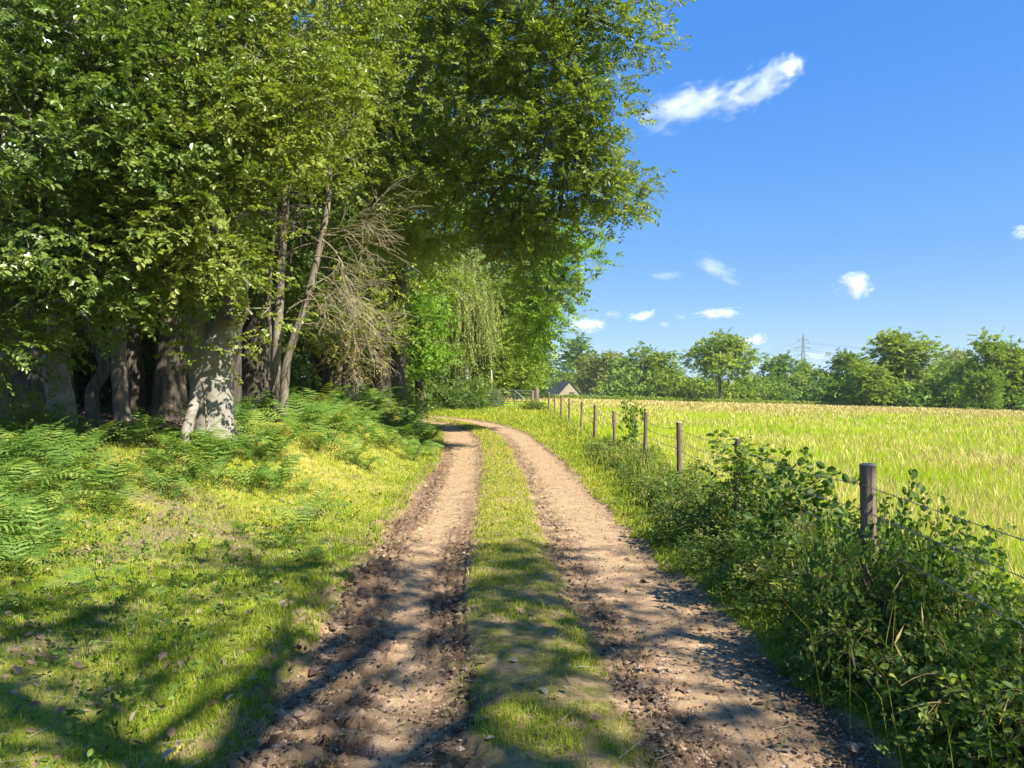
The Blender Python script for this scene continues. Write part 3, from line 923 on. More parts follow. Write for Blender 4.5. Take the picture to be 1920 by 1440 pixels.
# 4: tall dark oak whose limbs reach out over the track
b = ground_at(480, 20)
tree('oak_tree', 'tall dark oak with thick ridged trunk and wide crown overhanging the track', 'tree', b,
     [([b, at(480, 690, 20), at(484, 560, 20), at(492, 400, 20), at(505, 220, 19.8), at(520, 0, 19.5), at(530, -300, 19.5)], [.52, .40, .37, .34, .30, .24, .12]),
      ([at(500, 300, 19.9), at(560, 130, 19.2), at(660, 60, 18.6), at(800, 20, 18), at(960, 30, 17.5), at(1080, 40, 17)], [.22, .17, .14, .11, .08, .03]),
      ([at(497, 380, 20), at(600, 330, 19.5), at(760, 300, 19), at(900, 320, 18.7), at(1040, 350, 18.2), at(1130, 350, 18)], [.2, .15, .12, .09, .06, .02]),
      ([at(515, 60, 19.6), at(640, -130, 19), at(820, -190, 18.5), at(1000, -120, 18)], [.2, .15, .1, .05])],
     [cl(640, 160, 18.5, 1.3, 1.4, 1.1, 330), cl(620, 330, 19, .9, 1.2, .9, 220), cl(760, 100, 18, 1.5, 1.5, 1.2, 420), cl(760, 280, 18.6, 1.4, 1.4, 1.1, 400),
      cl(880, 180, 17.8, 1.4, 1.5, 1.2, 420), cl(900, 20, 17.5, 1.6, 1.5, 1.1, 420), cl(880, 360, 18.6, 1.3, 1.4, .9, 380), cl(720, 420, 19.4, 1.2, 1.2, .8, 260),
      cl(1010, 120, 17.3, 1.25, 1.3, 1.1, 400), cl(1010, 280, 17.8, 1.3, 1.3, 1.0, 400), cl(1030, -10, 17, 1.2, 1.3, .9, 300),
      cl(1085, 200, 17.4, .7, .9, .9, 210), cl(1110, 350, 18, .85, .8, .52, 250), cl(1160, 378, 18, .42, .5, .26, 70), cl(1085, 100, 17.2, .55, .7, .5, 130),
      cl(1090, 285, 17.8, .65, .8, .5, 150), cl(1150, 55, 17, .55, .5, .42, 52), cl(1190, 72, 17, .38, .4, .28, 44), cl(1205, 5, 17, .3, .4, .14, 22), cl(1128, 10, 17, .3, .4, .3, 46),
      cl(1145, 225, 17.4, .25, .4, .2, 26), cl(1140, 150, 17.3, .3, .4, .16, 22), cl(960, 415, 19, 1.0, 1.2, .6, 230), cl(1040, 420, 18.6, .75, .9, .4, 150),
      cl(690, 455, 20, .6, .8, .35, 55), cl(820, 435, 19.4, .6, .8, .3, 50), cl(900, 450, 19.2, .5, .8, .3, 45), cl(960, 470, 19, .5, .7, .35, 50), cl(1005, 490, 18.8, .45, .7, .4, 50), cl(1025, 545, 19, .35, .5, .35, 36), cl(800, -130, 18, 2.4, 2, 1.2, 420), cl(980, -150, 17.5, 1.8, 1.8, 1.0, 360), cl(620, -120, 19, 2.2, 2, 1.4, 360)],
     'oak', 'bark_dark', 104, .105, .068, 12, .46, LEAFO, .12, blob=.28, per=17, dense=1.5, tier=.5, shell=.3, limb_r=.045, rough=.28, sides=14, twig=.004)

# 5: two slim stems between the oak and the dead branches
b = ground_at(519, 17)
tree('slim_tree', 'slim upright grey stem right of the thick dark oak trunk', 'tree', b,
     [([b, at(517, 690, 17), at(524, 560, 17), at(531, 440, 17), at(540, 330, 17), at(548, 180, 17)], [.12, .105, .10, .09, .075, .05]),
      ([at(510, 640, 17), at(505, 560, 17.1), at(515, 440, 17.1), at(524, 330, 17.2)], [.06, .055, .05, .035])],
     [cl(560, 150, 16.6, 1.0, 1, .8, 170), cl(530, 270, 16.8, .6, .8, .4, 80), cl(600, 40, 16.6, 1.2, 1, .8, 160)],
     'beech', 'bark_grey', 105, .075, .05, 10, .36, LEAF4, .15, limb_r=.03)

# 6: slim leaning tree with a fan of dead branches
b = ground_at(531, 16.4)
ST6 = [b, at(536, 690, 16.4), at(552, 630, 16.4), at(576, 560, 16.4), at(598, 470, 16.4), at(612, 400, 16.4), at(618, 330, 16.4), at(620, 230, 16.4)]
t6 = tree('leaning_tree', 'slim leaning tree with pale lower trunk and dead bare branches on its right', 'tree', b,
          [(ST6, [.115, .095, .085, .08, .074, .066, .058, .04])],
          [cl(660, 220, 15.8, .9, .9, .6, 170), cl(590, 230, 16, .7, .8, .5, 110), cl(655, 350, 16, .5, .6, .3, 60)],
          'beech', 'bark_grey', 106, .075, .05, 10, .36, LEAF4, .15, limb_r=.03)


def dead_fan(root, starts, seed, n1=26, L0=1.5, mat='deadtwig', r0=.02, dirv=(1, -.35, -.05), spread=.5):
    rng = rngf(seed); base = np.array(root.location)
    A = []; B = []; w0 = []; w1 = []
    starts = np.asarray(starts, float) - base

    def grow(p, d, L, r, depth):
        q = p
        for k in range(4):
            d = nrm(d + rng.normal(0, .12, 3) + np.array([0, 0, -.05]))
            q2 = q + d * L / 4
            A.append(q); B.append(q2); w0.append(r * (1 - k * .18)); w1.append(r * (1 - (k + 1) * .18))
            if depth < 2 and k > 0:
                for _ in range(2 if depth < 1 else 1):
                    dd = nrm(d + rng.normal(0, .36, 3))
                    grow(q2, dd, L * rng.uniform(.45, .7), r * .55, depth + 1)
            q = q2
    for i in range(n1):
        p = starts[rng.integers(0, len(starts))] + rng.normal(0, .05, 3)
        d = nrm(np.array(dirv) + rng.normal(0, spread, 3))
        grow(p, d, L0 * rng.uniform(.6, 1.15), r0, 0)
    g = Geo()
    thin_lines(g, A, B, np.maximum(w0, .0045), np.maximum(w1, .004))
    return link('dead_branch', g.mesh('dead_branch', [M[mat]]), root)


dead_fan(t6, spline(ST6, 6)[14:30], 61, 24, 1.25, 'deadtwig', .013, (1, -.35, -.06), .30)
dead_fan(t6, spline(ST6, 6)[24:36], 62, 7, .9, 'twig', .018, (-.8, -.3, .1), .5)

# 7: grey stump of a pollard with a withered tuft
b = ground_at(655, 25)
t7 = tree('pollard_stump', 'thick stump of a pollard with a withered yellowish tuft on top', 'tree', b,
          [([b, at(656, 725, 25), at(657, 700, 25), at(660, 672, 25)], [.36, .30, .28, .24])],
          [cl(655, 672, 24.6, .75, .6, .5, 190), cl(640, 640, 24.6, .9, .7, .6, 150)], 'deadleaf', 'bark_dark', 107, .08, .05, 9, .35, LEAF4, .2, limbs=False)
dead_fan(t7, [at(655, 670, 24.8), at(665, 640, 24.8), at(640, 650, 24.8)], 63, 16, 1.3, 'deadtwig', .02, (.6, -.4, .5), .6)

# 8-12: trees further along the edge
b = ground_at(716, 29)
tree('oak_tree', 'dark oak behind the dead branches with olive crown', 'tree', b,
     [([b, at(716, 640, 29), at(722, 450, 29), at(730, 200, 29)], [.4, .32, .28, .14])],
     [cl(690, 480, 27.5, 1.6, 1.4, 1.3, 330), cl(640, 570, 26.5, 1.3, 1.2, 1.2, 300), cl(740, 400, 27.5, 1.8, 1.5, 1.4, 360), cl(780, 455, 28, 1.2, 1.3, .9, 260), cl(580, 480, 25.5, 1.6, 1.2, 1.4, 260),
      cl(700, 620, 27, 1.1, 1, .8, 220), cl(570, 610, 24, 1.2, 1.0, 1.0, 220), cl(850, 400, 28, 1.3, 1.3, .9, 260), cl(680, 350, 28, 1.8, 1.5, 1.2, 260)],
     'oak', 'bark_dark', 108, .13, .085, 11, .55, LEAF4, .15, blob=.5, twig=0)
b = ground_at(786, 34)
tree('oak_tree', 'young oak with fresh bright green leaves beside the dark hedge', 'tree', b,
     [([b, at(788, 650, 34), at(792, 480, 34)], [.22, .18, .08])],
     [cl(785, 610, 33, .9, 1, .9, 250), cl(795, 570, 33.5, .7, .9, .7, 180), cl(775, 665, 33, 1.1, 1, .8, 250), cl(740, 620, 34, 1.0, 1, .9, 200), cl(815, 655, 34, .5, .7, .6, 110), cl(720, 690, 33, 1.2, 1.0, .5, 200)],
     'oakg', 'bark_dark', 109, .17, .12, 9, .5, LEAFO, .1, blob=.42, twig=0)
b = ground_at(877, 46)
tree('weeping_birch', 'weeping birch with white leaning forked trunk and pale hanging foliage', 'tree', b,
     [([b, at(874, 700, 46), at(866, 670, 46), at(864, 640, 46), at(872, 590, 46), at(868, 500, 46)], [.26, .2, .17, .14, .10, .05]),
      ([at(868, 722, 46), at(856, 700, 46), at(846, 682, 46), at(844, 655, 46)], [.13, .11, .09, .06]),
      ([at(866, 655, 46), at(874, 620, 45.6), at(878, 590, 45.5)], [.10, .08, .05])],
     [cl(850, 520, 44.5, 1.2, 1.2, .8, 170), cl(845, 585, 44.5, 1.2, 1.2, 1.0, 200), cl(880, 560, 45, 1.0, 1.2, .9, 160), cl(835, 640, 44.5, .9, 1, .8, 120), cl(895, 610, 45, 1.1, 1.2, .8, 150), cl(860, 470, 45, 1.0, 1.2, .6, 120)],
     'birch', 'bark_birch', 110, .14, .075, 20, 1.35, LEAF4, .7, blob=.45, twig=.006, hang=True, spread=.5, dense=2.2)
b = ground_at(948, 54)
tree('willow_tree', 'rounded yellow green willow behind the metal gate', 'tree', b,
     [([b, at(946, 690, 54), at(945, 600, 54)], [.3, .22, .1])],
     [cl(930, 580, 53, 1.5, 1.5, 1.5, 300), cl(960, 620, 53, 1.5, 1.5, 1.5, 300), cl(905, 650, 52, 1.4, 1.4, 1.4, 280), cl(968, 680, 53, 1.2, 1.4, 1.3, 280), cl(930, 700, 52, 1.5, 1.3, 1.0, 260), cl(968, 715, 54, .7, 1, .9, 150), cl(945, 545, 53, 1.0, 1, .8, 160), cl(890, 600, 52.5, 1.2, 1.2, 1.2, 220)],
     'willow', 'bark_far', 111, .2, .12, 10, .75, LEAF4, .3, blob=.5, twig=0, dense=1.8)
b = ground_at(905, 64)
tree('oak_tree', 'tall green tree filling the gap behind the weeping birch and the gate', 'tree', b,
     [([b, at(905, 680, 64), at(905, 520, 64)], [.35, .3, .12])],
     [cl(860, 560, 63, 2.4, 2, 2.2, 420), cl(930, 520, 64, 2.4, 2, 2.0, 420), cl(970, 600, 64, 2.2, 2, 2.2, 420), cl(890, 650, 62, 2.4, 2, 2, 420), cl(960, 690, 63, 2.2, 2, 1.8, 380), cl(820, 640, 60, 2.2, 2, 2, 380), cl(780, 580, 58, 2.2, 2, 2.2, 380), cl(980, 650, 66, 1.4, 1.5, 1.5, 240), cl(830, 480, 58, 2.4, 2, 2, 380), cl(965, 715, 66, 1.0, 1.2, 1.0, 200)],
     'shrub', 'bark_far', 116, .26, .17, 11, .8, LEAF4, .2, blob=.6, twig=0)
b = ground_at(922, 50)
tree('birch_sapling', 'thin pale birch stem standing just behind the gate', 'tree', b,
     [([b, at(922, 720, 50), at(921, 690, 50), at(921, 650, 50)], [.07, .06, .05, .03])], [cl(921, 640, 50, .5, .5, .5, 60)], 'willow', 'bark_birch', 112, .2, .1, 8, .6, LEAF4, .3, twig=0)
b = ground_at(840, 27)
tree('oak_tree', 'dark green oak with branch hanging down beside the open sky', 'tree', ground_at(742, 31),
     [([ground_at(742, 31), at(745, 640, 31), at(752, 480, 30.5), at(770, 300, 30), at(790, 100, 29.5)], [.42, .34, .3, .24, .12]),
      ([at(756, 450, 30.4), at(850, 400, 28.5), at(940, 430, 27), at(1010, 480, 26), at(1060, 510, 25.5)], [.18, .14, .1, .07, .03])],
     [cl(1000, 455, 26.5, 1.0, 1.2, .8, 300), cl(925, 420, 27, 1.3, 1.3, .8, 300), cl(1020, 530, 26, .6, .9, .6, 180), cl(975, 470, 27, .7, 1.0, .4, 130), cl(1020, 500, 25.8, .9, .8, .6, 200), cl(1080, 490, 25.5, .55, .5, .42, 90), cl(1055, 450, 25.6, .6, .6, .4, 90),
      cl(1020, 570, 25.8, .7, .7, .62, 180), cl(1045, 540, 25.6, .35, .4, .35, 50), cl(1005, 620, 26.2, .55, .6, .45, 130), cl(998, 650, 27, .28, .6, .4, 60), cl(1040, 590, 25.8, .3, .3, .25, 34), cl(860, 330, 28, 1.6, 1.5, 1.3, 300), cl(970, 380, 26.5, 1.2, 1.2, .8, 260)],
     'oakg', 'bark_dark', 113, .13, .085, 10, .42, LEAFO, .12, blob=.36, per=11, twig=.005, limb_r=.05)
b = ground_at(600, 34)
tree('oak_tree', 'tall oak further back whose crown closes the gap above the dead branches', 'tree', b,
     [([b, at(610, 600, 34), at(620, 400, 34), at(640, 100, 34)], [.4, .33, .28, .14])],
     [cl(600, 420, 33, 2.2, 1.6, 1.7, 380), cl(700, 300, 33, 2.4, 1.8, 1.8, 380), cl(820, 300, 33, 2.2, 1.8, 1.6, 340), cl(560, 560, 32, 2.2, 1.6, 1.6, 360), cl(680, 540, 33, 2.2, 1.6, 1.6, 360), cl(780, 500, 37, 2.0, 1.6, 1.6, 300), cl(600, 200, 33, 2.6, 2, 1.8, 340), cl(740, 130, 32, 2.6, 2, 1.8, 340), cl(880, 160, 30, 2.2, 2, 1.8, 300), cl(820, -20, 30, 3, 2, 1.6, 320), cl(640, 20, 32, 3, 2, 1.8, 320), cl(520, 350, 30, 2, 1.6, 1.8, 300)],
     'oak', 'bark_dark', 114, .19, .12, 12, .6, LEAF4, .15, blob=.6, twig=0, dense=1.5)

# trunks standing in the dark of the wood
INNER = [('slim dark crooked trunk at the very left margin of the wood', 8, 11.6, .09, [(0, 700, 0), (18, 640, 0), (-10, 560, 0)], 'bark_grey'),
         ('twisted dark stem with a broken side branch right of the pale grey trunk', 178, 14.0, .11, [(172, 740, 0), (195, 690, 0), (180, 640, 0), (160, 560, 0)], 'bark_dark'),
         ('slim smooth trunk with a curved foot in the shade of the wood', 232, 16.5, .16, [(224, 720, 0), (222, 660, 0), (226, 560, 0)], 'bark_grey'),
         ('straight dark trunk beside the slim smooth one', 256, 17.5, .20, [(252, 700, 0), (248, 640, 0), (246, 540, 0)], 'bark_dark'),
         ('thick brown fibrous trunk catching sunlight left of the forked beech', 312, 17.0, .26, [(312, 720, 0), (316, 660, 0), (318, 560, 0)], 'bark_dark'),
         ('narrow dark trunk directly right of the forked beech', 441, 17.5, .12, [(442, 700, 0), (446, 620, 0), (452, 500, 0)], 'bark_dark'),
         ('second narrow trunk just left of the thick dark oak', 456, 23, .16, [(456, 700, 0), (458, 600, 0), (462, 480, 0)], 'bark_dark'),
         ('pale leaning trunk left of the pollard stump', 632, 27, .16, [(636, 715, 0), (642, 690, 0), (650, 640, 0)], 'bark_birch'),
         ('slender dark trunk right of the pollard stump', 674, 28, .10, [(674, 700, 0), (677, 660, 0), (680, 600, 0)], 'bark_dark')]
for i, (lab, px, d, r, pts, bk) in enumerate(INNER):
    b = ground_at(px, d)
    P = [b] + [at(p[0], p[1], d) for p in pts]
    P.append(P[-1] + np.array([.1, .2, 3.5]))
    top = P[-1]
    tree('woodland_tree', lab, 'tree', b, [(P, [r * 1.25, r, r * .92, r * .85, r * .5])],
         [(top + [0, .4, .2], (1.7, 1.5, 1.4), 200), (top + [.4, 1.0, 1.4], (1.8, 1.6, 1.4), 160)],
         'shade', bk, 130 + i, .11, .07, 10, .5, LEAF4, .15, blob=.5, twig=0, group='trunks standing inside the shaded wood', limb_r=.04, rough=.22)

# more of the wood behind: a prototype, copied
rng = rngf(77)
protos = []
for k in range(3):
    rr = rngf(200 + k)
    cl_ = [(np.array([rr.normal(0, 1.3), rr.normal(0, 1.3), rr.uniform(3.0, 9.5)]), (rr.uniform(1.4, 2.1),) * 2 + (rr.uniform(1.1, 1.6),), 150) for _ in range(12)]
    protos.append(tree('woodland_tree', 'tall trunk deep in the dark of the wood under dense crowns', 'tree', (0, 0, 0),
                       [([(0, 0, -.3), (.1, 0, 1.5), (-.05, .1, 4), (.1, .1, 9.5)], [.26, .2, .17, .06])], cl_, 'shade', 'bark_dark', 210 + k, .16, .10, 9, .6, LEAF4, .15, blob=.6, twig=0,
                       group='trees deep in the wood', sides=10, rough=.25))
spots = [(-3.6, 62), (-6.5, 59), (-10, 56), (-13, 60), (-8, 66), (-2, 68), (-5, 52.5), (-11, 49), (-15, 52), (-1, 60)]
tries = 0
while len(spots) < 46 and tries < 4000:
    tries += 1
    y = rng.uniform(15, 48); x = rng.uniform(-.80 * y - 2, -4)
    t = float(track_t([x], [y])[0])
    if y < 33.5 and t > -7.5: continue
    if y >= 33.5 and (x > -7.5 or abs(t) < 3.0): continue
    if any((x - a) ** 2 + (y - c) ** 2 < 6.0 for a, c in spots): continue
    spots.append((x, y))
for i, (x, y) in enumerate(spots):
    o = protos[i] if i < 3 else dup(protos[i % 3])
    o.location = (x, y, zg(x, y)); o.rotation_euler = (rng.normal(0, .04), rng.normal(0, .04), rng.uniform(0, 6.28))
    s = rng.uniform(.85, 1.2); o.scale = (s, s, s * rng.uniform(.95, 1.2))

# the tree behind the camera whose crown dapples the foreground
rr = rngf(300)
b = np.array([7.2, -3.5, zg(7.2, -3.5) - .1])
cs = []
_sx = math.cos(R(SUN_AZ)) / math.tan(R(SUN_EL)); _sy = -math.sin(R(SUN_AZ)) / math.tan(R(SUN_EL))
for _ in range(400):
    if len(cs) >= 38: break
    gx = rr.uniform(-6.0, -.2) if len(cs) < 15 else rr.uniform(-.4, 3.1)
    gy = rr.uniform(1.0, 8.2) if len(cs) < 15 else rr.uniform(1.0, 7.6)
    if gy > 8.6 - .8 * max(0, gx + .5): continue
    if (gx - 1.35) ** 2 + (gy - 5.0) ** 2 < .75: continue
    h = rr.uniform(7.0, 11.0)
    # boughs over the lane: leave openings between them
    if vnoise(gx * 1.0 + 11, gy * 1.5, 88) < (.40 if gx > .4 else .55): continue
    if gx < -3.0 and gy > 5.2: continue
    x = gx + _sx * h; y = gy + _sy * h
    if (h - 1.9) < .62 * y + .9: continue
    cs.append((np.array([x, y, h]), (rr.uniform(.55, 1.0), rr.uniform(.35, .6), rr.uniform(.3, .5)), 58))
tree('oak_tree', 'wide oak by the field edge whose crown throws dappled shade on the lane', 'tree', b,
     [([b, b + [0, 0, 3], b + [-.5, .5, 6], b + [-1.5, 1.2, 9]], [.5, .4, .34, .16]), ([b + [-.3, .3, 4.5], b + [-2, 1.6, 7.2], b + [-4.5, 3, 8.2]], [.24, .16, .06])],
     cs, 'oak', 'bark_dark', 301, .10, .065, 11, .42, LEAF4, .15, blob=.34, twig=0)


# ------------------------------------------------------------------ shrubs
def shrub_mesh(seed, r, h, n, L, W, K, length, leaf, shape=LEAF6, stems=10, stem_mat='cane', blob=.13, per=8, droop=.15, lines=.004):
    rng = rngf(seed); gl = Geo(); gs = Geo()
    m = max(4, n // per)
    v = nrm(rng.standard_normal((m, 3))); v[:, 2] = np.abs(v[:, 2])
    rad = rng.uniform(.35, 1, m) ** .5
    lump = 1 + .22 * np.sin(v[:, 0] * 5 + seed) + .22 * np.sin(v[:, 1] * 6 + seed * 2)
    bc = v * np.array([r, r, h]) * (rad * lump)[:, None]
    idx = rng.integers(0, m, n)
    pos = bc[idx] + rng.standard_normal((n, 3)) * blob
    pos[:, 2] = np.maximum(pos[:, 2], .03)
    ax = nrm(pos - np.array([0, 0, h * .2])) * .7 + .5 * rng.standard_normal((n, 3)) + np.array([0, 0, .15])
    tone = np.clip(.10 + .45 * rng.uniform(0, 1, m)[idx] + .45 * np.clip(pos[:, 2] / h, 0, 1) * rng.uniform(.4, 1, n), 0, 1)  # tone rises with height: brightness of lit tops put into leaf colour
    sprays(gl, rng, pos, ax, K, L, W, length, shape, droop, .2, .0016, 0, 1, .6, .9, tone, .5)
    q = rng.uniform(-.25, .25, (m, 3)) * np.array([r, r, 0])
    mid = (q + bc) / 2 + np.array([0, 0, .2 * h])
    thin_lines(gs, q, mid, lines, lines * .8); thin_lines(gs, mid, bc, lines * .8, lines * .4)
    # long arching shoots
    for _ in range(stems):
        a = rng.uniform(0, 6.28); e = np.array([math.cos(a) * r * 1.15, math.sin(a) * r * 1.15, h * rng.uniform(.3, 1.0)])
        P = bez(np.zeros(3), np.array([e[0] * .4, e[1] * .4, h * rng.uniform(.8, 1.3)]), e, 12)
        tube(gs, P, np.linspace(lines, lines * .5, 12), 4, 0)
        p2 = P[5:]; d2 = np.gradient(P, axis=0)[5:] + rng.normal(0, .05, (7, 3))
        sprays(gl, rng, p2, d2, 4, L, W, .14, shape, droop, .1, .0014, 0, 1, .45, .9, rng.uniform(.4, 1, 7))
    return gl.mesh('shrub_leaves', [M[leaf], M[stem_mat]]), gs.mesh('shrub_stems', [M[stem_mat]])


def shrub(name, label, cat, meshes, loc, rz, sc, group=None):
    o = empty(name, loc, label, cat, group)
    o.rotation_euler = (0, 0, rz); o.scale = sc
    link('leaves', meshes[0], o); link('stem', meshes[1], o)
    return o


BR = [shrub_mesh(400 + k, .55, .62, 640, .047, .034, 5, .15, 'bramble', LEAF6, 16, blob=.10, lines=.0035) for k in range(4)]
rng = rngf(45)
POSTN = ['nearest post', 'second post', 'third post', 'fourth post', 'fifth post', 'sixth post', 'seventh post']
pd = [4.4, 8, 11.5, 15.2, 18.8, 22.4, 26]


def where(d):
    """words that place a plant along the fence"""
    k = int(np.argmin([abs(d - q) for q in pd]))
    if abs(pd[k] - d) < .45: return 'at the foot of the ' + POSTN[k]
    if d < 4: return 'in front of the nearest post'
    j = max(i for i, q in enumerate(pd) if q < d)
    return 'between ' + POSTN[j] + ' and ' + POSTN[j + 1]


#  distance, offset from the fence line, radius scale, height scale
BL = [(2.2, -.10, 1.0, 1.15), (2.7, -.05, 1.0, 1.2), (2.75, .55, 1.0, 1.25), (3.2, -.30, 1.0, 1.05), (3.3, .25, 1.05, 1.3), (3.9, -.35, 1.0, 1.0), (4.22, -.44, .85, 1.9), (4.0, -.08, 1.0, 1.35), (4.5, -.25, 1.0, 1.15),
      (4.7, .15, .9, 1.45), (5.1, -.35, 1.0, 1.0), (5.5, .02, 1.0, 1.5), (5.9, -.45, 1.05, 1.05), (6.4, -.1, 1.05, 1.6), (6.8, -.5, 1.0, 1.0), (7.3, .0, 1.1, 1.75), (7.9, -.45, 1.1, 1.1), (8.2, .05, 1.0, 1.8),
      (8.9, -.3, 1.1, 1.2), (9.7, -.3, 1.1, 1.05), (10.6, -.35, 1.1, .95), (11.6, -.3, 1.1, .8), (12.7, -.3, 1.2, .75), (13.8, -.3, 1.2, .9), (15.0, -.35, 1.2, 1.0), (16.2, -.35, 1.3, 1.05), (17.4, -.35, 1.25, .9), (18.6, -.35, 1.1, .75), (20, -.3, 1.0, .5)]
SIZEW = {}
for i, (d, off, rs, hs) in enumerate(BL):
    off = off + .14 + .26 * (1 - float(sstep(5, 8.5, d))); rs = rs * .80; hs = hs * (.74 if d < 5 else .60 if d < 9 else .76)
    x = float(fence_x(d)) + off
    adj = 'taller' if hs > .96 else 'low' if hs < .75 else 'dark green'
    off0 = off - .26 * (1 - float(sstep(5, 8.5, d)))
    side = 'field side' if off0 > .24 else 'on the wire' if off0 > -.01 else 'track side'
    lab = f'{adj} bramble {where(d)}, {side}'
    SIZEW[lab] = SIZEW.get(lab, 0) + 1
    if SIZEW[lab] > 1:
        lab += ', farther along'
    shrub('bramble_bush', lab, 'bush', BR[i % 4], (x, d, zg(x, d) - .02), rng.uniform(0, 6.28), (rs, rs, hs), 'brambles along the wire fence')

# leafy shoot rising above the brambles
SH = shrub_mesh(420, .28, .5, 60, .085, .062, 5, .2, 'bramble', LEAF6, 3)
x = float(fence_x(5.6)); shrub('bramble_shoot', 'broad-leaved shoots rising above the brambles left of the nearest post', 'bush', SH, (x, 5.6, zg(x, 5.6) + .58), 1.0, (.8, .8, .9))
x = float(fence_x(7.7)); shrub('bramble_shoot', 'bright leafy shoots smothering the top of the second post', 'bush', SH, (x, 7.8, zg(x, 7.8) + .72), 2.2, (1.0, 1.0, .75))
x = float(fence_x(17)); shrub('thin_sapling', 'thin wispy sapling growing against the fence by the sixth post', 'bush', SH, (x + .1, 17, zg(x, 17) + .55), 2.2, (.8, .8, 1.5))

# bushes along the far side of the track and by the gate
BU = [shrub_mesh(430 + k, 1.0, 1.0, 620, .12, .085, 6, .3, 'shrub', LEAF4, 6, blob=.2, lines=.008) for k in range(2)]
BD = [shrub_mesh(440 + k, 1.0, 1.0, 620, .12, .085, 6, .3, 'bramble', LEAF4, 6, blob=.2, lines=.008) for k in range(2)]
for lab, px, d, r, h, ms in (('dark rounded bush left of the gate', 850, 42.5, 1.35, 1.25, BD[0]), ('dark bush at the corner where the track turns', 810, 41.5, 1.3, 1.35, BD[1]), ('bright green bush tumbling over the left gate post', 888, 44, .8, 1.5, BU[0]),
                             ('sunlit bush behind the left end of the gate', 908, 47.5, 1.0, 1.3, BU[1]), ('low dark bush under the right gate post', 1000, 43.2, .65, .55, BD[1]), ('green bush behind the fern bank near the bend', 745, 40.5, 1.6, 1.6, BU[0]),
                             ('pale green bush below the weeping birch', 868, 46, 1.2, 1.5, BU[1]), ('dark holly bush in shade left of the bend', 700, 36, 1.8, 1.9, BD[0]), ('leafy bush behind the stump', 720, 31, 1.4, 1.3, BU[0])):
    b = ground_at(px, d)
    shrub('leafy_bush', lab, 'bush', ms, tuple(b + [0, 0, .1]), float(rng.uniform(0, 6.28)), (r, r, h), 'bushes around the gate and bend')
HO = shrub_mesh(450, .5, .8, 420, .045, .03, 7, .2, 'shrub', LEAF6, 4, blob=.12)
b = ground_at(78, 10.6)
shrub('holly_sapling', 'small bushy sapling among the bracken at the foot of the pale grey trunk', 'bush', HO, tuple(b + [0, 0, .1]), .4, (.9, .9, 1.05))

# understorey that closes the view through the wood
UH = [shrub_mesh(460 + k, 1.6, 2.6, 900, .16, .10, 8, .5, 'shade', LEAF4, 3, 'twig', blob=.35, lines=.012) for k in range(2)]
k = 0
for y0, n, sp in ((23, 8, 2.9), (30, 9, 3.4), (38, 9, 4.4)):
    for i in range(n):
        x = -.78 * y0 + i * sp + rng.normal(0, .5); y = y0 + rng.normal(0, .8)
        t = float(track_t([x], [y])[0])
        if y < 34 and t > -7.0: continue
        if y >= 34 and (abs(t) < 3.2 or x > -8): continue
        shrub('understorey_bush', 'dark evergreen bush deep in the shade of the wood', 'bush', UH[k % 2], (x, y, zg(x, y)), float(rng.uniform(0, 6.28)), (1.1, 1.1, rng.uniform(1.0, 1.7)), 'evergreen bushes deep in the wood')
        k += 1


for i, (px, d) in enumerate([(760, 48), (800, 50), (835, 52), (865, 56), (890, 58), (915, 62), (945, 64), (975, 62), (700, 47), (730, 50), (640, 46), (590, 44), (990, 70), (930, 72)]):
    b = ground_at(px, d)
    shrub('understorey_bush', 'dark evergreen bush deep in the shade of the wood', 'bush', UH[i % 2], tuple(b), float(rng.uniform(0, 6.28)), (1.2, 1.2, rng.uniform(.8, 1.4)), 'evergreen bushes deep in the wood')


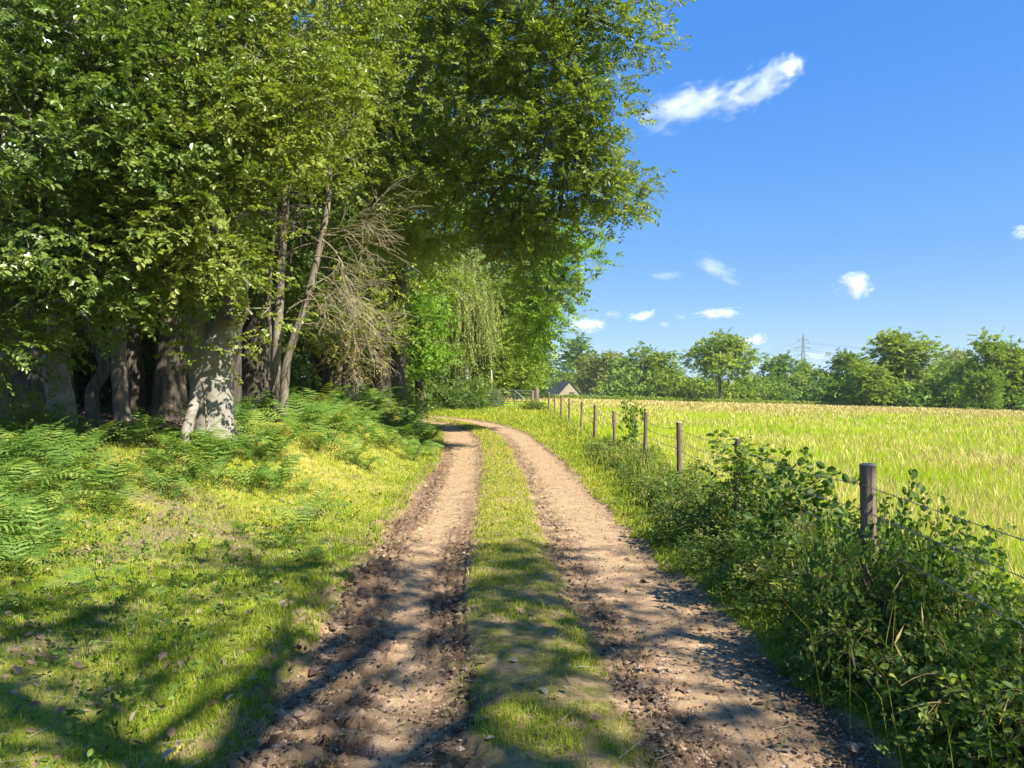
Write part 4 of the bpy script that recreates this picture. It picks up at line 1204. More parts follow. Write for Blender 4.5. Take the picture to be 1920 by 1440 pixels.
# ------------------------------------------------------------------ bracken
def fern_mesh(seed, fronds=8, L=.75, drop=.5, pairs=12):
    rng = rngf(seed); g = Geo()
    for k in range(fronds):
        a = k / fronds * 6.283 + rng.normal(0, .25)
        ln = L * rng.uniform(.7, 1.15)
        out = np.array([math.cos(a), math.sin(a), 0])
        P = bez(np.zeros(3), out * ln * .25 + np.array([0, 0, ln * rng.uniform(.6, .85)]), out * ln * rng.uniform(.75, .95) + np.array([0, 0, ln * drop * rng.uniform(.5, 1.2)]), 24)
        tube(g, P[::3], np.linspace(.005, .0015, 8), 4, 1, cap=False)
        tan = nrm(np.gradient(P, axis=0))
        side = nrm(np.cross(tan, np.array([[0, 0, 1.0]]))); up = np.cross(side, tan)
        tone = rng.uniform(0, .65)
        ii = np.linspace(5, 22.5, pairs)
        p = np.stack([np.interp(ii, np.arange(24), P[:, c]) for c in range(3)], -1)
        tt = np.stack([np.interp(ii, np.arange(24), tan[:, c]) for c in range(3)], -1)
        ss = np.stack([np.interp(ii, np.arange(24), side[:, c]) for c in range(3)], -1)
        uu = np.stack([np.interp(ii, np.arange(24), up[:, c]) for c in range(3)], -1)
        q = (ii - 5) / 18
        pl = ln * .30 * (1 - q) ** .8 * (.55 + .45 * np.minimum(1, q * 5)) + .012
        for sg in (-1, 1):
            d = nrm(ss * sg + tt * .45 + uu * rng.normal(-.12, .10, (pairs, 1)))
            nn = nrm(uu + .15 * rng.standard_normal((pairs, 3)))
            w = np.cross(nn, d)
            wid = np.maximum(ln * .62 / pairs * .62, .012)
            m1 = p + d * pl[:, None] * .38; m2 = p + d * pl[:, None] * .75; tp = p + d * pl[:, None]
            m2[:, 2] -= pl * .06; tp[:, 2] -= pl * .18
            V = np.stack([p - w * wid * .35, m1 - w * wid * .5, m2 - w * wid * .34, tp, m2 + w * wid * .34, m1 + w * wid * .5, p + w * wid * .35], 1)
            f = np.arange(pairs)[:, None, None] * 7 + np.array([[0, 1, 5, 6], [1, 2, 4, 5], [2, 3, 4, 4]])[None]
            g.add(V.reshape(-1, 3), f[:, :2].reshape(-1, 4), 0, np.repeat(np.clip(tone + rng.uniform(0, .35, pairs), 0, 1), 7))
            g.f.append((f[:, 2, :3]).reshape(-1, 3) + g.n - pairs * 7); g.m.append(np.zeros(pairs, np.int32))
    return g.mesh('fern', [M['fern'], M['fern']])


FM = [fern_mesh(500 + k, (7, 8, 9, 6, 8)[k], (.75, .85, .7, .8, .65)[k], (.55, .7, .35, .75, .5)[k]) for k in range(5)]
rng = rngf(51)


def put_fern(x, y, s, label, group, k=None, tilt=.12):
    o = link('bracken_fern', FM[rng.integers(0, 5) if k is None else k])
    o.location = (x, y, zg(x, y) - .02); o.rotation_euler = (rng.normal(0, tilt), rng.normal(0, tilt), rng.uniform(0, 6.28))
    s = s * rng.uniform(.8, 1.2); o.scale = (s, s, s * rng.uniform(.85, 1.2))
    tag(o, label, 'fern', group)


# bank right of the beech, along to the bend
cnt = 0
for _ in range(4000):
    if cnt >= 170: break
    y = rng.uniform(10.2, 29); t = -1.5 - rng.uniform(.35, 4.6)
    x = float(np.interp(y, CL[:250, 1], CL[:250, 0])) + t
    u = -t - 1.5
    if y < 13 and not (1.5 < u < 3.3): continue
    if u < 1.5 - .13 * (y - 10) + .35 * math.sin(y * 1.7): continue
    put_fern(x, y, rng.uniform(.7, 1.05), 'green bracken frond clump in the dense patch right of the beech', 'dense bracken along the bank')
    cnt += 1
# near left, under the curtain of leaves
for _ in range(4000):
    if cnt >= 285: break
    px = rng.uniform(-60, 420); d = rng.uniform(5.4, 11.3)
    x = (px - 960) / F * d; u = -float(track_t([x], [d])[0]) - 1.5
    py = 742 + (EYE - zg(x, d)) / d * F
    lim = np.interp(px, [-60, 40, 120, 330, 430], [1180, 1130, 1000, 950, 880])
    if py > lim or u < 1.8: continue
    if rng.uniform() < .25 and 200 < px < 330: continue
    put_fern(x, d, rng.uniform(.48, .78), 'green bracken frond clump at the left edge under the hanging leaves', 'bracken at the left edge')
    cnt += 1
for px, d in ((338, 11.1), (372, 11.0), (410, 11.2), (438, 11.4), (465, 11.6), (320, 10.8), (490, 11.9), (300, 11.5), (520, 12.4), (395, 10.7)):
    put_fern((px - 960) / F * d, d, .62, 'green bracken frond clump hiding the foot of the forked beech', 'bracken around the forked beech')
for lab, px, d, s in (('lone bright bracken clump on bare ground at lower left', 140, 5.5, .62), ('dark bracken frond standing alone on the bank beside the track', 578, 8.6, .62), ('dark bracken frond in shade lower on the grassy bank', 545, 7.8, .55),
                      ('half seen bracken frond at the left border low down', -2, 4.9, .5), ('small bracken clump in shade on the grassy bank', 450, 8.2, .45), ('yellowish bracken clump in front of the forked beech', 470, 10.3, .7),
                      ('curled pale bracken frond beside the broken stem', 285, 9.8, .7), ('low bracken tuft in shade beside the wheel rut', 585, 7.2, .38)):
    x = (px - 960) / F * d
    put_fern(x, d, s, lab, None, tilt=.2)


# low herbs at the foot of the brambles and on the verge
def build_weeds():
    rng = rngf(61); g = Geo()
    x, y = wedge(rng, 26000, 2.3, 26, 1.6, .74)
    t = track_t(x, y); fx = fence_x(y)
    k = (x > fx - 1.15) & (x < fx + .25) & (t > 1.55) & (rng.uniform(0, 1, len(x)) < .22 + .6 * sstep(.9, .3, fx - x))
    k |= (t < -1.9) & (t > -5.5) & (y < 12) & (rng.uniform(0, 1, len(x)) < .13)
    x, y = x[k], y[k]; z, _ = ground_z(x, y); n = len(x)
    pos = np.stack([x, y, z + rng.uniform(.01, .12, n)], -1)
    ax = np.stack([rng.normal(0, .6, n), rng.normal(0, .6, n), np.full(n, .6)], -1)
    sprays(g, rng, pos, ax, 5, .042, .028, .10, LEAF6, .1, .1, .0012, 0, 0, .5, .9, rng.uniform(.2, 1, n))
    tag(link('low_undergrowth', g.mesh('low_undergrowth', [M['bramble']])), kind='stuff')


build_weeds()

# ------------------------------------------------------------------ fence
fence = empty('post_and_wire_fence', (float(fence_x(4.4)), 4.4, 0), 'barbed wire fence on weathered round posts along the meadow', 'fence')
F0 = np.array(fence.location)
POSTS = [(-.2, 1.18, 0, 0), (4.4, 1.19, -.012, -.005), (8, 1.15, .03, .04), (11.5, 1.17, -.022, .01), (15.2, 1.22, .03, -.02), (18.8, 1.11, -.035, .02), (22.4, 1.17, .01, -.03), (26, 1.10, .035, .0),
         (29.6, 1.14, -.01, .02), (33.2, 1.12, .02, .0), (36.8, 1.12, 0, .015), (40.4, 1.12, -.01, 0)]
WZ = (1.08, .93, .77)
heads = []
for i, (d, h, lx, ly) in enumerate(POSTS):
    x = float(fence_x(d)); z = zg(x, d)
    r = .043 + .006 * math.sin(i * 2.3)
    g = Geo()
    n = 9
    P = np.array([(lx * q * h, ly * q * h, -.3 + q * (h + .3)) for q in np.linspace(0, 1, n)])
    tube(g, P, np.full(n, r) * np.linspace(1.08, .96, n), 16, 0, .5, .13, i, cap=False)
    top = P[-1]; k = np.arange(16) / 16 * 6.2832
    ring = np.stack([top[0] + np.cos(k) * r * .97, top[1] + np.sin(k) * r * .97, np.full(16, top[2] + .0)], -1)
    ring2 = np.stack([top[0] + np.cos(k) * r * .86, top[1] + np.sin(k) * r * .86, np.full(16, top[2] + .008)], -1)
    j = np.arange(16)
    g.add(np.vstack([ring, ring2]), np.stack([j, (j + 1) % 16, (j + 1) % 16 + 16, j + 16], -1), 1)
    g.add(np.vstack([ring2, [top + [0, 0, .012]]]), np.stack([j, (j + 1) % 16, np.full(16, 16)], -1), 1)
    # staples
    for wz in WZ:
        c = np.array([lx * wz, ly * wz, wz])
        q = np.array([c + [-r * 1.02, -.012, .012], c + [-r * 1.12, 0, .0], c + [-r * 1.02, .012, -.012]])
        tube(g, q, .003, 5, 2)
    po = link('post', g.mesh('post', [M['post'], M['posttop'], M['wire']], True), fence, tuple(np.array([x, d, z]) - F0))
    heads.append((x - r * 1.04, d, z, lx, ly))
for wi, wz in enumerate(WZ):
    g = Geo(); rng = rngf(70 + wi)
    allP = []
    for a, c in zip(heads[:-1], heads[1:]):
        q = np.linspace(0, 1, 14)[:, None]
        A = np.array([a[0] + a[3] * wz, a[1], a[2] + wz]); B = np.array([c[0] + c[3] * wz, c[1], c[2] + wz])
        S = A + (B - A) * q; S[:, 2] -= .05 * (4 * q[:, 0] * (1 - q[:, 0])) * rng.uniform(.4, 1.3)
        allP.append(S[:-1])
    P = np.vstack(allP) - F0
    tube(g, P, .0022, 5, 0)
    # two twisted strands read as one; barbs every 12 cm on the stretches close by
    L = np.concatenate([[0], np.cumsum(np.linalg.norm(np.diff(P, axis=0), axis=1))])
    sb = np.arange(.2, min(24, L[-1]), .12)
    Q = np.stack([np.interp(sb, L, P[:, k]) for k in range(3)], -1)
    for _ in range(4):
        dv = nrm(rng.standard_normal((len(Q), 3))) * .016
        thin_lines(g, Q - dv, Q + dv, .0016, .0006)
    link('wire', g.mesh('wire', [M['wire']], True), fence)

# gate, hung between two posts at the end of the fence
gx0, gx1, gy0, gy1 = (900 - 960) / F * 45, (1002 - 960) / F * 44.5, 45.6, 44.6
gate = empty('field_gate', (gx1, gy1, zg(gx1, gy1)), 'galvanised tubular metal field gate closed across the grassy entrance', 'gate')
G0 = np.array(gate.location); dvec = np.array([gx0 - gx1, gy0 - gy1, zg(gx0, gy0) - zg(gx1, gy1)])
ge = dvec * .96; gs_ = dvec * .04


def gp(f, h): return gs_ + (ge - gs_) * f + np.array([0, 0, h])


for h, r in ((1.12, .028), (.94, .017), (.77, .017), (.60, .017), (.45, .017), (.31, .017), (.17, .022)):
    g = Geo(); tube(g, np.array([gp(0, h), gp(.5, h), gp(1, h)]), r, 8)
    link('rail', g.mesh('rail', [M['gatemetal']], True), gate)
for f in (0, .34, .67, 1):
    g = Geo(); tube(g, np.array([gp(f, .15), gp(f, .6), gp(f, 1.13)]) + [0, -.02, 0], .02, 8)
    link('upright', g.mesh('upright', [M['gatemetal']], True), gate)
g = Geo(); tube(g, np.array([gp(.0, .2), gp(.33, 1.08)]) + [0, -.03, 0], .014, 6)
link('brace', g.mesh('brace', [M['gatemetal']], True), gate)
for lab, px, d, h, r in (('thick wooden post hanging the right end of the gate', 1006, 44.2, 1.32, .14), ('short leaning wooden post left of the gate hanging post', 998, 44.9, 1.15, .12), ('wooden post at the left end of the gate', 895, 45.6, 1.2, .10)):
    b = ground_at(px, d) + [0, 0, .1]
    g = Geo(); tube(g, np.array([(0, 0, -.3), (0, 0, .4), (.01, 0, h - .02), (.01, 0, h)]), [r, r, r * .97, r * .85], 12, 0, .5, .12, 3)
    tag(link('gate_post', g.mesh('gate_post', [M['post']], True), None, tuple(b)), lab, 'post')

# ------------------------------------------------------------------ barn beyond the far hedge
bx, by = (1068 - 960) / F * 150, 150.0
bz = zg(bx, by)
barn = empty('field_barn', (bx, by, bz), 'small barn with dark slate roof and pale gable beyond the hedge', 'building')
barn.rotation_euler = (0, 0, R(24))
hw, ln_, ev, rd = 2.6, 6.5, 1.2, 3.75
ez = 1.6 - bz - 0.0
g = Geo()
v = np.array([(-hw, 0, -1), (hw, 0, -1), (hw, 0, ev), (0, 0, rd), (-hw, 0, ev), (-hw, ln_, -1), (hw, ln_, -1), (hw, ln_, ev), (0, ln_, rd), (-hw, ln_, ev)])
g.add(v, [[0, 1, 2], [0, 2, 4], [2, 3, 4], [6, 5, 7], [5, 9, 7], [7, 9, 8], [1, 6, 7], [1, 7, 2], [5, 0, 4], [5, 4, 9]])
link('wall', g.mesh('barn_wall', [M['wall']]), barn)
g = Geo()
for s in (-1, 1):
    e0 = np.array([s * (hw + .25), -.25, ev - .28]); e1 = np.array([s * (hw + .25), ln_ + .25, ev - .28])
    r0 = np.array([0, -.25, rd + .04]); r1 = np.array([0, ln_ + .25, rd + .04]); up = np.array([0, 0, .12])
    vv = np.array([e0, e1, r1, r0, e0 + up, e1 + up, r1 + up, r0 + up])
    g.add(vv, [[0, 1, 2, 3], [4, 7, 6, 5], [0, 4, 5, 1], [1, 5, 6, 2], [2, 6, 7, 3], [3, 7, 4, 0]])
link('roof', g.mesh('barn_roof', [M['roof']]), barn)
g = Geo()
g.add(np.array([(-.1, -.03, .9), (1.0, -.03, .9), (1.0, -.03, 1.7), (-.1, -.03, 1.7), (-.1, .02, .9), (1.0, .02, .9), (1.0, .02, 1.7), (-.1, .02, 1.7)]), [[0, 1, 2, 3], [5, 4, 7, 6], [3, 2, 6, 7], [0, 3, 7, 4], [2, 1, 5, 6], [1, 0, 4, 5]])
link('window', g.mesh('barn_window', [M['hole']]), barn)


# ------------------------------------------------------------------ far trees
def far_proto(seed, kind, leaf):
    rr = rngf(seed); cs = []
    if kind == 'round':
        n, lo, hi, rad, cr = 20, .22, .92, .30, .16
    elif kind == 'tall':
        n, lo, hi, rad, cr = 22, .18, .93, .22, .13
    elif kind == 'lone':
        n, lo, hi, rad, cr = 19, .46, .92, .36, .14
    else:
        n, lo, hi, rad, cr = 18, .3, .95, .16, .10
    H = 10.0
    for k in range(n):
        q = (k + .5) / n; h = lo + (hi - lo) * q
        w = rad * math.sin(math.pi * min(1, (.18 + .82 * (h - lo) / (1.08 - lo)) ** .8)) ** .7
        a = k * 2.4 + rr.normal(0, .3); rr_ = w * rr.uniform(.35, .95)
        cs.append((np.array([math.cos(a) * rr_ * H, math.sin(a) * rr_ * H, h * H]), (cr * H * rr.uniform(.8, 1.2),) * 2 + (cr * H * .72,), 64 if kind != 'wispy' else 34))
    return tree('field_tree', 'x', 'tree', (0, 0, 0), [([(0, 0, -.5), (.05, 0, 2), (-.1, .1, 5), (0, 0, 9)], [.30, .22, .17, .05])], cs, leaf, 'bark_far', seed, .34, .26, 9, .8, LEAF4, .12,
                blob=.5, per=9, twig=0, limb_r=.10, sides=8)


FP = {'round_a': far_proto(601, 'round', 'fara'), 'round_b': far_proto(602, 'round', 'farb'), 'round_d': far_proto(603, 'round', 'fard'), 'tall_c': far_proto(604, 'tall', 'farc'),
      'lone_c': far_proto(605, 'lone', 'farc'), 'wispy_d': far_proto(606, 'wispy', 'fard'), 'tall_a': far_proto(607, 'tall', 'fara')}
#   kind, px centre, py top, width px, distance, label
FT = [('round_d', 1010, 668, 60, 165, 'bluish green tree behind the gate posts at the left end of the far row'),
      ('wispy_d', 1085, 634, 80, 190, 'thin airy pale tree rising behind the barn'),
      ('round_b', 1134, 658, 112, 160, 'rounded grey green tree just right of the barn'),
      ('round_d', 1172, 672, 80, 140, 'dark bluish tree between the grey green tree and the broad one'),
      ('round_a', 1222, 648, 118, 132, 'broad green tree left of the lone field tree'),
      ('lone_c', 1350, 622, 128, 112, 'lone bright green tree with bare trunk standing in the meadow edge'),
      ('round_d', 1262, 690, 70, 150, 'small bluish tree between the broad tree and the lone tree'),
      ('round_b', 1300, 706, 70, 135, 'low grey green tree left of the lone tree trunk'),
      ('round_b', 1100, 698, 60, 175, 'low pale tree closing the gap right of the barn'),
      ('round_a', 1400, 700, 80, 135, 'low green tree right of the lone tree trunk'),
      ('round_d', 1462, 666, 92, 138, 'bluish rounded tree left of the pylon'),
      ('tall_c', 1512, 676, 46, 150, 'yellowish narrow tree in front of the pylon'),
      ('round_a', 1548, 690, 64, 120, 'dark olive tree just right of the pylon'),
      ('tall_a', 1594, 656, 88, 118, 'mid green tree left of the tallest tree'),
      ('round_a', 1630, 676, 104, 98, 'spreading dark oak in front of the tallest tree'),
      ('tall_c', 1693, 618, 128, 102, 'tallest tree of the far row, sunlit yellow green'),
      ('round_d', 1752, 690, 70, 106, 'shaded bluish tree right of the tallest tree'),
      ('round_b', 1790, 654, 90, 190, 'distant pale tree on the rise behind the row'),
      ('tall_a', 1770, 672, 60, 150, 'far dark tree behind the shaded bluish one'),
      ('round_a', 1872, 626, 128, 94, 'large dark green tree near the right border'),
      ('round_d', 1818, 672, 74, 102, 'bluish tree left of the large dark green tree'),
      ('round_a', 1846, 688, 78, 86, 'lower spreading tree in front of the large dark green tree'),
      ('round_b', 1930, 668, 90, 92, 'tree cut by the right border of the far row'),
      ('tall_c', 1500, 700, 60, 128, 'low lime green tree below the pylon'),
      ('round_a', 1052, 692, 60, 172, 'dark tree directly behind the barn roof'),
      ('round_d', 1660, 690, 80, 125, 'bluish tree glimpsed between the oak and the tallest tree'),
      ('tall_a', 1905, 650, 70, 130, 'dark tree behind the right border tree')]
rng = rngf(63); usedp = set()
for kind, px, top, wpx, d, lab in FT:
    o = FP[kind] if kind not in usedp else dup(FP[kind])
    usedp.add(kind)
    x = (px - 960) / F * d; z = zg(x, d)
    H = EYE - (top - 742) / F * d - z
    o.location = (x, d, z - .1); o.rotation_euler = (0, 0, rng.uniform(0, 6.28))
    wid = wpx / F * d
    wr = {'round': 8.6, 'tall_': 6.6, 'lone_': 9.4, 'wispy': 5.0}[kind[:5]]
    o.scale = (wid / wr, wid / wr, H / 10.3)
    tag(o, lab, 'tree', 'trees along the far side of the meadow')

# scrub under the far trees and the trimmed hedge on the left
FS = [shrub_mesh(640 + k, 2.2, 2.0, 420, .34, .26, 6, .7, ('fara', 'fard', 'farc')[k], LEAF4, 0, 'twig', blob=.5, lines=.03) for k in range(3)]
for i, (px, d, h, w, k, lab) in enumerate([(1275, 128, 1.7, 1.6, 1, 'bluish scrub at the left foot of the broad far tree'), (1310, 122, 1.6, 1.5, 0, 'scrub left of the lone tree trunk'), (1385, 122, 1.6, 1.6, 0, 'scrub right of the lone tree trunk'),
                                           (1425, 126, 1.8, 1.6, 1, 'bluish scrub midway between the lone tree and the pylon'), (1480, 120, 1.3, 1.5, 0, 'low scrub below the pylon'), (1240, 126, 1.9, 1.6, 0, 'scrub under the broad far tree'),
                                           (1180, 128, 1.9, 1.8, 1, 'dark scrub right of the barn'), (1540, 112, 1.6, 1.6, 1, 'shaded scrub right of the pylon'), (1590, 106, 1.7, 1.6, 1, 'shaded scrub left of the spreading oak'),
                                           (1700, 100, 1.6, 1.8, 1, 'shaded scrub under the tallest tree'), (1745, 100, 1.6, 1.6, 1, 'dark scrub right of the tallest tree'), (1790, 98, 1.6, 1.6, 1, 'dark scrub left of the large far tree'),
                                           (1650, 104, 1.7, 1.8, 0, 'green scrub behind the spreading oak'), (1820, 94, 1.4, 1.5, 0, 'green scrub at the foot of the right hand trees'), (1910, 92, 1.6, 1.6, 0, 'scrub beneath the right border tree'),
                                           (1345, 128, 1.5, 1.7, 1, 'bluish scrub directly behind the lone tree'), (1870, 92, 1.3, 1.5, 1, 'dark scrub under the large far tree'), (1160, 135, 1.6, 1.3, 0, 'scrub under the grey green tree'), (1450, 132, 2.0, 1.8, 0, 'taller scrub under the bluish rounded tree')]):
    x = (px - 960) / F * d
    shrub('field_scrub', lab, 'bush', FS[k], (x, d, zg(x, d)), float(rng.uniform(0, 6.28)), (w, w, h), 'scrub along the far side of the meadow')


def hedge(name, label, p0, p1, h, wd, n, leaf, seed):
    rng = rngf(seed); g = Geo()
    q = rng.uniform(0, 1, n); P = np.array(p0)[None] + (np.array(p1) - np.array(p0))[None] * q[:, None]
    hh = h * (.8 + .4 * fbm(q * 14, q * 0, seed, 3))
    pos = P + np.stack([rng.normal(0, .3, n), rng.uniform(-wd / 2, wd / 2, n), hh * rng.uniform(.05, 1, n) ** .6], -1)
    ax = np.stack([rng.normal(0, .6, n), rng.normal(-.3, .6, n), rng.uniform(0, .9, n)], -1)
    base = np.array(p0, float)
    sprays(g, rng, pos - base, ax, 6, .22, .16, .45, LEAF4, .1, .1, 0, 0, 0, .5, .9)
    tag(link(name, g.mesh(name, [M[leaf]]), None, tuple(base)), label, 'hedge')


def gpt(px, d):
    x = (px - 960) / F * d
    return (x, d, zg(x, d))


hedge('field_hedge', 'low bright green hedge running in front of the barn', gpt(1022, 100), gpt(1290, 112), .72, 1.4, 2600, 'farc', 650)
hedge('rough_hedge', 'rough yellow green strip of scrub at the far meadow edge below the lone tree', gpt(1280, 112), gpt(1610, 101), .75, 1.6, 1900, 'farc', 651)

# ------------------------------------------------------------------ pylon and power lines
PX, PYD = (1506 - 960) / F * 620, 620.0
pz = zg(PX, PYD)
H = EYE + (742 - 626) / F * PYD - pz
py_ = empty('electricity_pylon', (PX, PYD, pz), 'grey lattice electricity pylon rising above the far trees', 'pylon')
g = Geo(); lv = np.linspace(0, 1, 12); wd = np.interp(lv, [0, .55, .62, 1], [4.2, 1.6, 1.3, .25])
A = []; B = []
cor = np.array([(-1, -1), (1, -1), (1, 1), (-1, 1)])
for i in range(11):
    for c in range(4):
        a = np.array([*(cor[c] * wd[i]), lv[i] * H]); b_ = np.array([*(cor[c] * wd[i + 1]), lv[i + 1] * H])
        a2 = np.array([*(cor[(c + 1) % 4] * wd[i]), lv[i] * H]); b2 = np.array([*(cor[(c + 1) % 4] * wd[i + 1]), lv[i + 1] * H])
        A += [a, a, a2, b_]; B += [b_, b2, b_, b2]
thin_lines(g, A, B, .19, .19)
link('tower', g.mesh('tower', [M['pylon']]), py_)
arms = []
for hf, half in ((.66, 4.8), (.78, 6.4), (.90, 4.6)):
    g = Geo(); z = hf * H; w = np.interp(hf, lv, wd)
    A = []; B = []
    for s in (-1, 1):
        tip = np.array([s * half, 0, z])
        for yy in (-1, 1):
            A += [np.array([s * w, yy * w, z]), np.array([s * w, yy * w, z + 1.7])]; B += [tip, tip]
        A.append(tip); B.append(tip - [0, 0, 1.8])
        arms.append(tip - np.array([0, 0, 1.8]))
    thin_lines(g, A, B, .18, .18)
    link('cross_arm', g.mesh('cross_arm', [M['pylon']]), py_)
far_l = np.array([(1150 - 960) / F * 900, 900.0, 0.0]); far_r = np.array([(2300 - 960) / F * 420, 420.0, 0.0])
WL = ['lower left', 'lower right', 'middle left', 'middle right', 'upper left', 'upper right']
for i, a in enumerate(arms):
    p = a + np.array([PX, PYD, pz])
    g = Geo()
    for e, sag in ((far_l + [a[0], 0, 12 + (i // 2) * 5.0], 9), (far_r + [a[0], 0, 27 + (i // 2) * 5.5], 9)):
        q = np.linspace(0, 1, 30)[:, None]
        P = p + (e - p) * q; P[:, 2] -= sag * 4 * q[:, 0] * (1 - q[:, 0])
        tube(g, P - p, .085, 4, 0, cap=False)
    tag(link('power_line', g.mesh('power_line', [M['pylon']]), None, tuple(p)), f'thin power line hung from the {WL[i]} arm of the pylon', 'power line', 'power lines on the pylon')


# ------------------------------------------------------------------ clouds
def cloudmat(name, dens, scale, thr):
    m, nt, out = newmat(name)
    tc = N(nt, 'ShaderNodeTexCoord')
    # soft ellipsoid fall-off in the cloud's own unit space, broken by noise
    ln = N(nt, 'ShaderNodeVectorMath', operation='LENGTH'); nt.links.new(tc.outputs['Object'], ln.inputs[0])
    fall = math_(nt, 'SUBTRACT', 1.0, ln.outputs['Value'], True)
    oi = N(nt, 'ShaderNodeObjectInfo')
    mp = N(nt, 'ShaderNodeVectorMath', operation='ADD')
    nt.links.new(tc.outputs['Object'], mp.inputs[0]); nt.links.new(oi.outputs['Location'], mp.inputs[1])
    mp2 = N(nt, 'ShaderNodeMapping'); mp2.inputs['Scale'].default_value = scale
    nt.links.new(mp.outputs[0], mp2.inputs[0])
    nz = noise(nt, 1.0, 6, .6, mp2.outputs[0], .5)
    a = math_(nt, 'ADD', math_(nt, 'MULTIPLY', fall, 1.1), math_(nt, 'MULTIPLY', math_(nt, 'SUBTRACT', nz, .5), 3.4))
    d = math_(nt, 'MULTIPLY', math_(nt, 'SUBTRACT', a, thr, True), dens)
    v = N(nt, 'ShaderNodeVolumePrincipled')
    v.inputs['Color'].default_value = (1, 1, 1, 1)
    v.inputs['Anisotropy'].default_value = 0.0
    nt.links.new(d, v.inputs['Density'])
    nt.links.new(v.outputs[0], out.inputs['Volume'])
    return m


CM = {'wisp': cloudmat('wispy_cloud', .026, (2.6, 2.6, 1.9), .40), 'puff': cloudmat('small_cloud', .05, (1.7, 1.7, 1.4), .30), 'veil': cloudmat('thin_cloud', .012, (1.6, 1.6, 1.3), .30)}


def cloud(label, px, py, wpx, hpx, d, kind, tilt=0.0):
    import bmesh
    bm = bmesh.new(); bmesh.ops.create_icosphere(bm, subdivisions=3, radius=1.0)
    me = bpy.data.meshes.new('cloud'); bm.to_mesh(me); bm.free(); me.materials.append(CM[kind])
    o = link('cloud', me, None, tuple(at(px, py, d)))
    sx = wpx / F * d / 2; sz = hpx / F * d / 2
    o.scale = (sx, min(sx, sz * 2.0), sz); o.rotation_euler = (0, R(-tilt), 0)
    tag(o, label, 'cloud', 'clouds in the blue sky')
    return o


CLOUDS = [('long white main body of the largest slanting cloud', 1290, 200, 250, 84, 1500, 'wisp', 14),
          ('thin upper tail of the largest slanting cloud', 1415, 166, 190, 84, 1520, 'wisp', 26),
          ('small detached tuft at the top right of the largest cloud', 1480, 125, 70, 56, 1500, 'puff', 0),
          ('compact bright white cloud above the tallest far tree', 1602, 536, 78, 58, 2200, 'puff', 0),
          ('bright low cloud just right of the wood', 1102, 608, 84, 36, 2600, 'puff', 0),
          ('small flat cloud right of the bright low one', 1205, 593, 66, 26, 2600, 'puff', 12),
          ('long flat thin cloud above the lone tree', 1350, 588, 110, 26, 2600, 'puff', 4),
          ('faint flat streak of cloud in mid sky', 1250, 517, 70, 22, 2400, 'veil', 0),
          ('slanting cloud just above the far trees left of the pylon', 1412, 638, 60, 28, 2800, 'puff', 14),
          ('tiny cloud puff left of the long flat thin one', 1246, 609, 28, 22, 2600, 'veil', 0),
          ('tiny cloud puff beside the long flat thin one', 1278, 594, 30, 20, 2600, 'veil', 0),
          ('tiny pale puff above the bright low cloud', 1150, 590, 40, 24, 2600, 'veil', 0),
          ('cloud fragment at the right border', 1925, 432, 60, 36, 2000, 'puff', 10),
          ('low pale cloud behind the airy tree', 1045, 668, 70, 26, 2800, 'puff', 0),
          ('faint wisp trailing from the compact bright cloud', 1345, 505, 120, 40, 2200, 'veil', -30),
          ('low pale cloud bank behind the pylon', 1525, 668, 90, 26, 3000, 'veil', 0)]
for c in CLOUDS: cloud(*c)

# ------------------------------------------------------------------ the air
g = Geo()
a, b_, z0, z1 = np.array([-950., -450.]), np.array([950., 1450.]), -22.0, 62.0
v = np.array([(x, y, z) for z in (z0, z1) for x, y in ((a[0], a[1]), (b_[0], a[1]), (b_[0], b_[1]), (a[0], b_[1]))])
g.add(v, [[3, 2, 1, 0], [4, 5, 6, 7], [0, 1, 5, 4], [1, 2, 6, 5], [2, 3, 7, 6], [3, 0, 4, 7]])
hm, hnt, hout = newmat('summer_haze')
pv = N(hnt, 'ShaderNodeVolumePrincipled'); pv.inputs['Color'].default_value = (.80, .90, 1, 1); pv.inputs['Density'].default_value = .00020
hnt.links.new(pv.outputs[0], hout.inputs['Volume'])
tag(link('haze', g.mesh('haze', [hm])), kind='stuff')

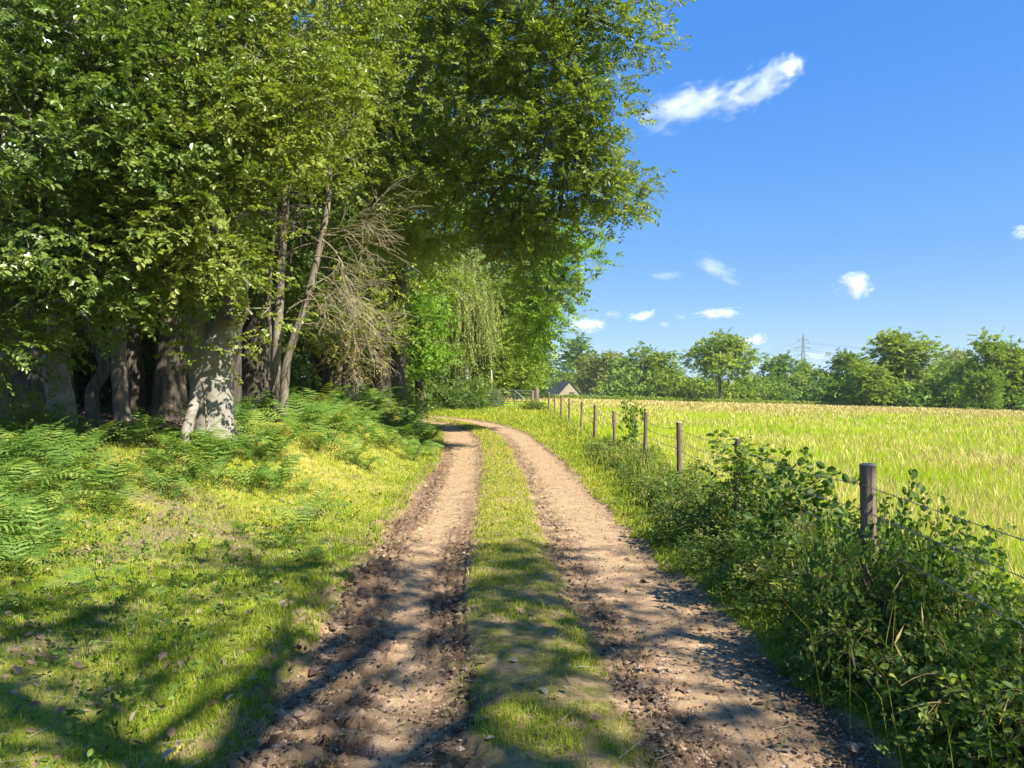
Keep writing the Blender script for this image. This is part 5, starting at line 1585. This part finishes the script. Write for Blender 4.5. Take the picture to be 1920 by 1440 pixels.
# ------------------------------------------------------------------ light, sky, camera
w = bpy.data.worlds.new('World'); SC.world = w; w.use_nodes = True
nt = w.node_tree
sky = nt.nodes.new('ShaderNodeTexSky'); sky.sky_type = 'NISHITA'; sky.sun_disc = False
sky.sun_elevation = R(SUN_EL); sky.sun_rotation = R(90 + SUN_AZ)
sky.altitude = 0; sky.air_density = 1.0; sky.dust_density = 0.3; sky.ozone_density = 3.0
hs = nt.nodes.new('ShaderNodeHueSaturation'); hs.inputs['Saturation'].default_value = 1.35
nt.links.new(sky.outputs[0], hs.inputs['Color'])
# the clear deep blue of this day: each channel of the sky model graded a little
sp = nt.nodes.new('ShaderNodeSeparateColor'); cb = nt.nodes.new('ShaderNodeCombineColor')
nt.links.new(hs.outputs[0], sp.inputs[0])
for k, (gain, pw) in enumerate(((.793, .636), (1.314, .517), (4.0, .12))):
    a = nt.nodes.new('ShaderNodeMath'); a.operation = 'POWER'; a.inputs[1].default_value = pw
    b = nt.nodes.new('ShaderNodeMath'); b.operation = 'MULTIPLY'; b.inputs[1].default_value = gain
    nt.links.new(sp.outputs[k], a.inputs[0]); nt.links.new(a.outputs[0], b.inputs[0]); nt.links.new(b.outputs[0], cb.inputs[k])
bg = nt.nodes['Background']; bg.inputs['Strength'].default_value = .072
nt.links.new(cb.outputs[0], bg.inputs['Color'])

sd = Vector((math.cos(R(SUN_AZ)) * math.cos(R(SUN_EL)), -math.sin(R(SUN_AZ)) * math.cos(R(SUN_EL)), math.sin(R(SUN_EL))))
sun = bpy.data.lights.new('sun', 'SUN'); sun.energy = 5.0; sun.angle = R(.53); sun.color = (1, .95, .86)
so = bpy.data.objects.new('sun', sun); COL.objects.link(so); so.rotation_euler = sd.to_track_quat('Z', 'Y').to_euler()
so.location = (20, -10, 30)

cam = bpy.data.cameras.new('camera'); cam.sensor_width = 36; cam.lens = 36 * F / 1920.0
cam.shift_y = 22 / 1920.0; cam.clip_start = .05; cam.clip_end = 6000
co = bpy.data.objects.new('camera', cam); COL.objects.link(co); co.location = (0, 0, EYE); co.rotation_euler = (R(90), 0, 0)
SC.camera = co

SC.view_settings.view_transform = 'Standard'; SC.view_settings.look = 'None'
SC.view_settings.gamma = 1.0; SC.view_settings.exposure = 1.45
SC.render.engine = 'CYCLES'
c = SC.cycles
c.max_bounces = 10; c.diffuse_bounces = 6; c.glossy_bounces = 2; c.transmission_bounces = 8; c.transparent_max_bounces = 8; c.volume_bounces = 8
c.use_denoising = True
c.caustics_reflective = False; c.caustics_refractive = False
c.sample_clamp_indirect = 8.0
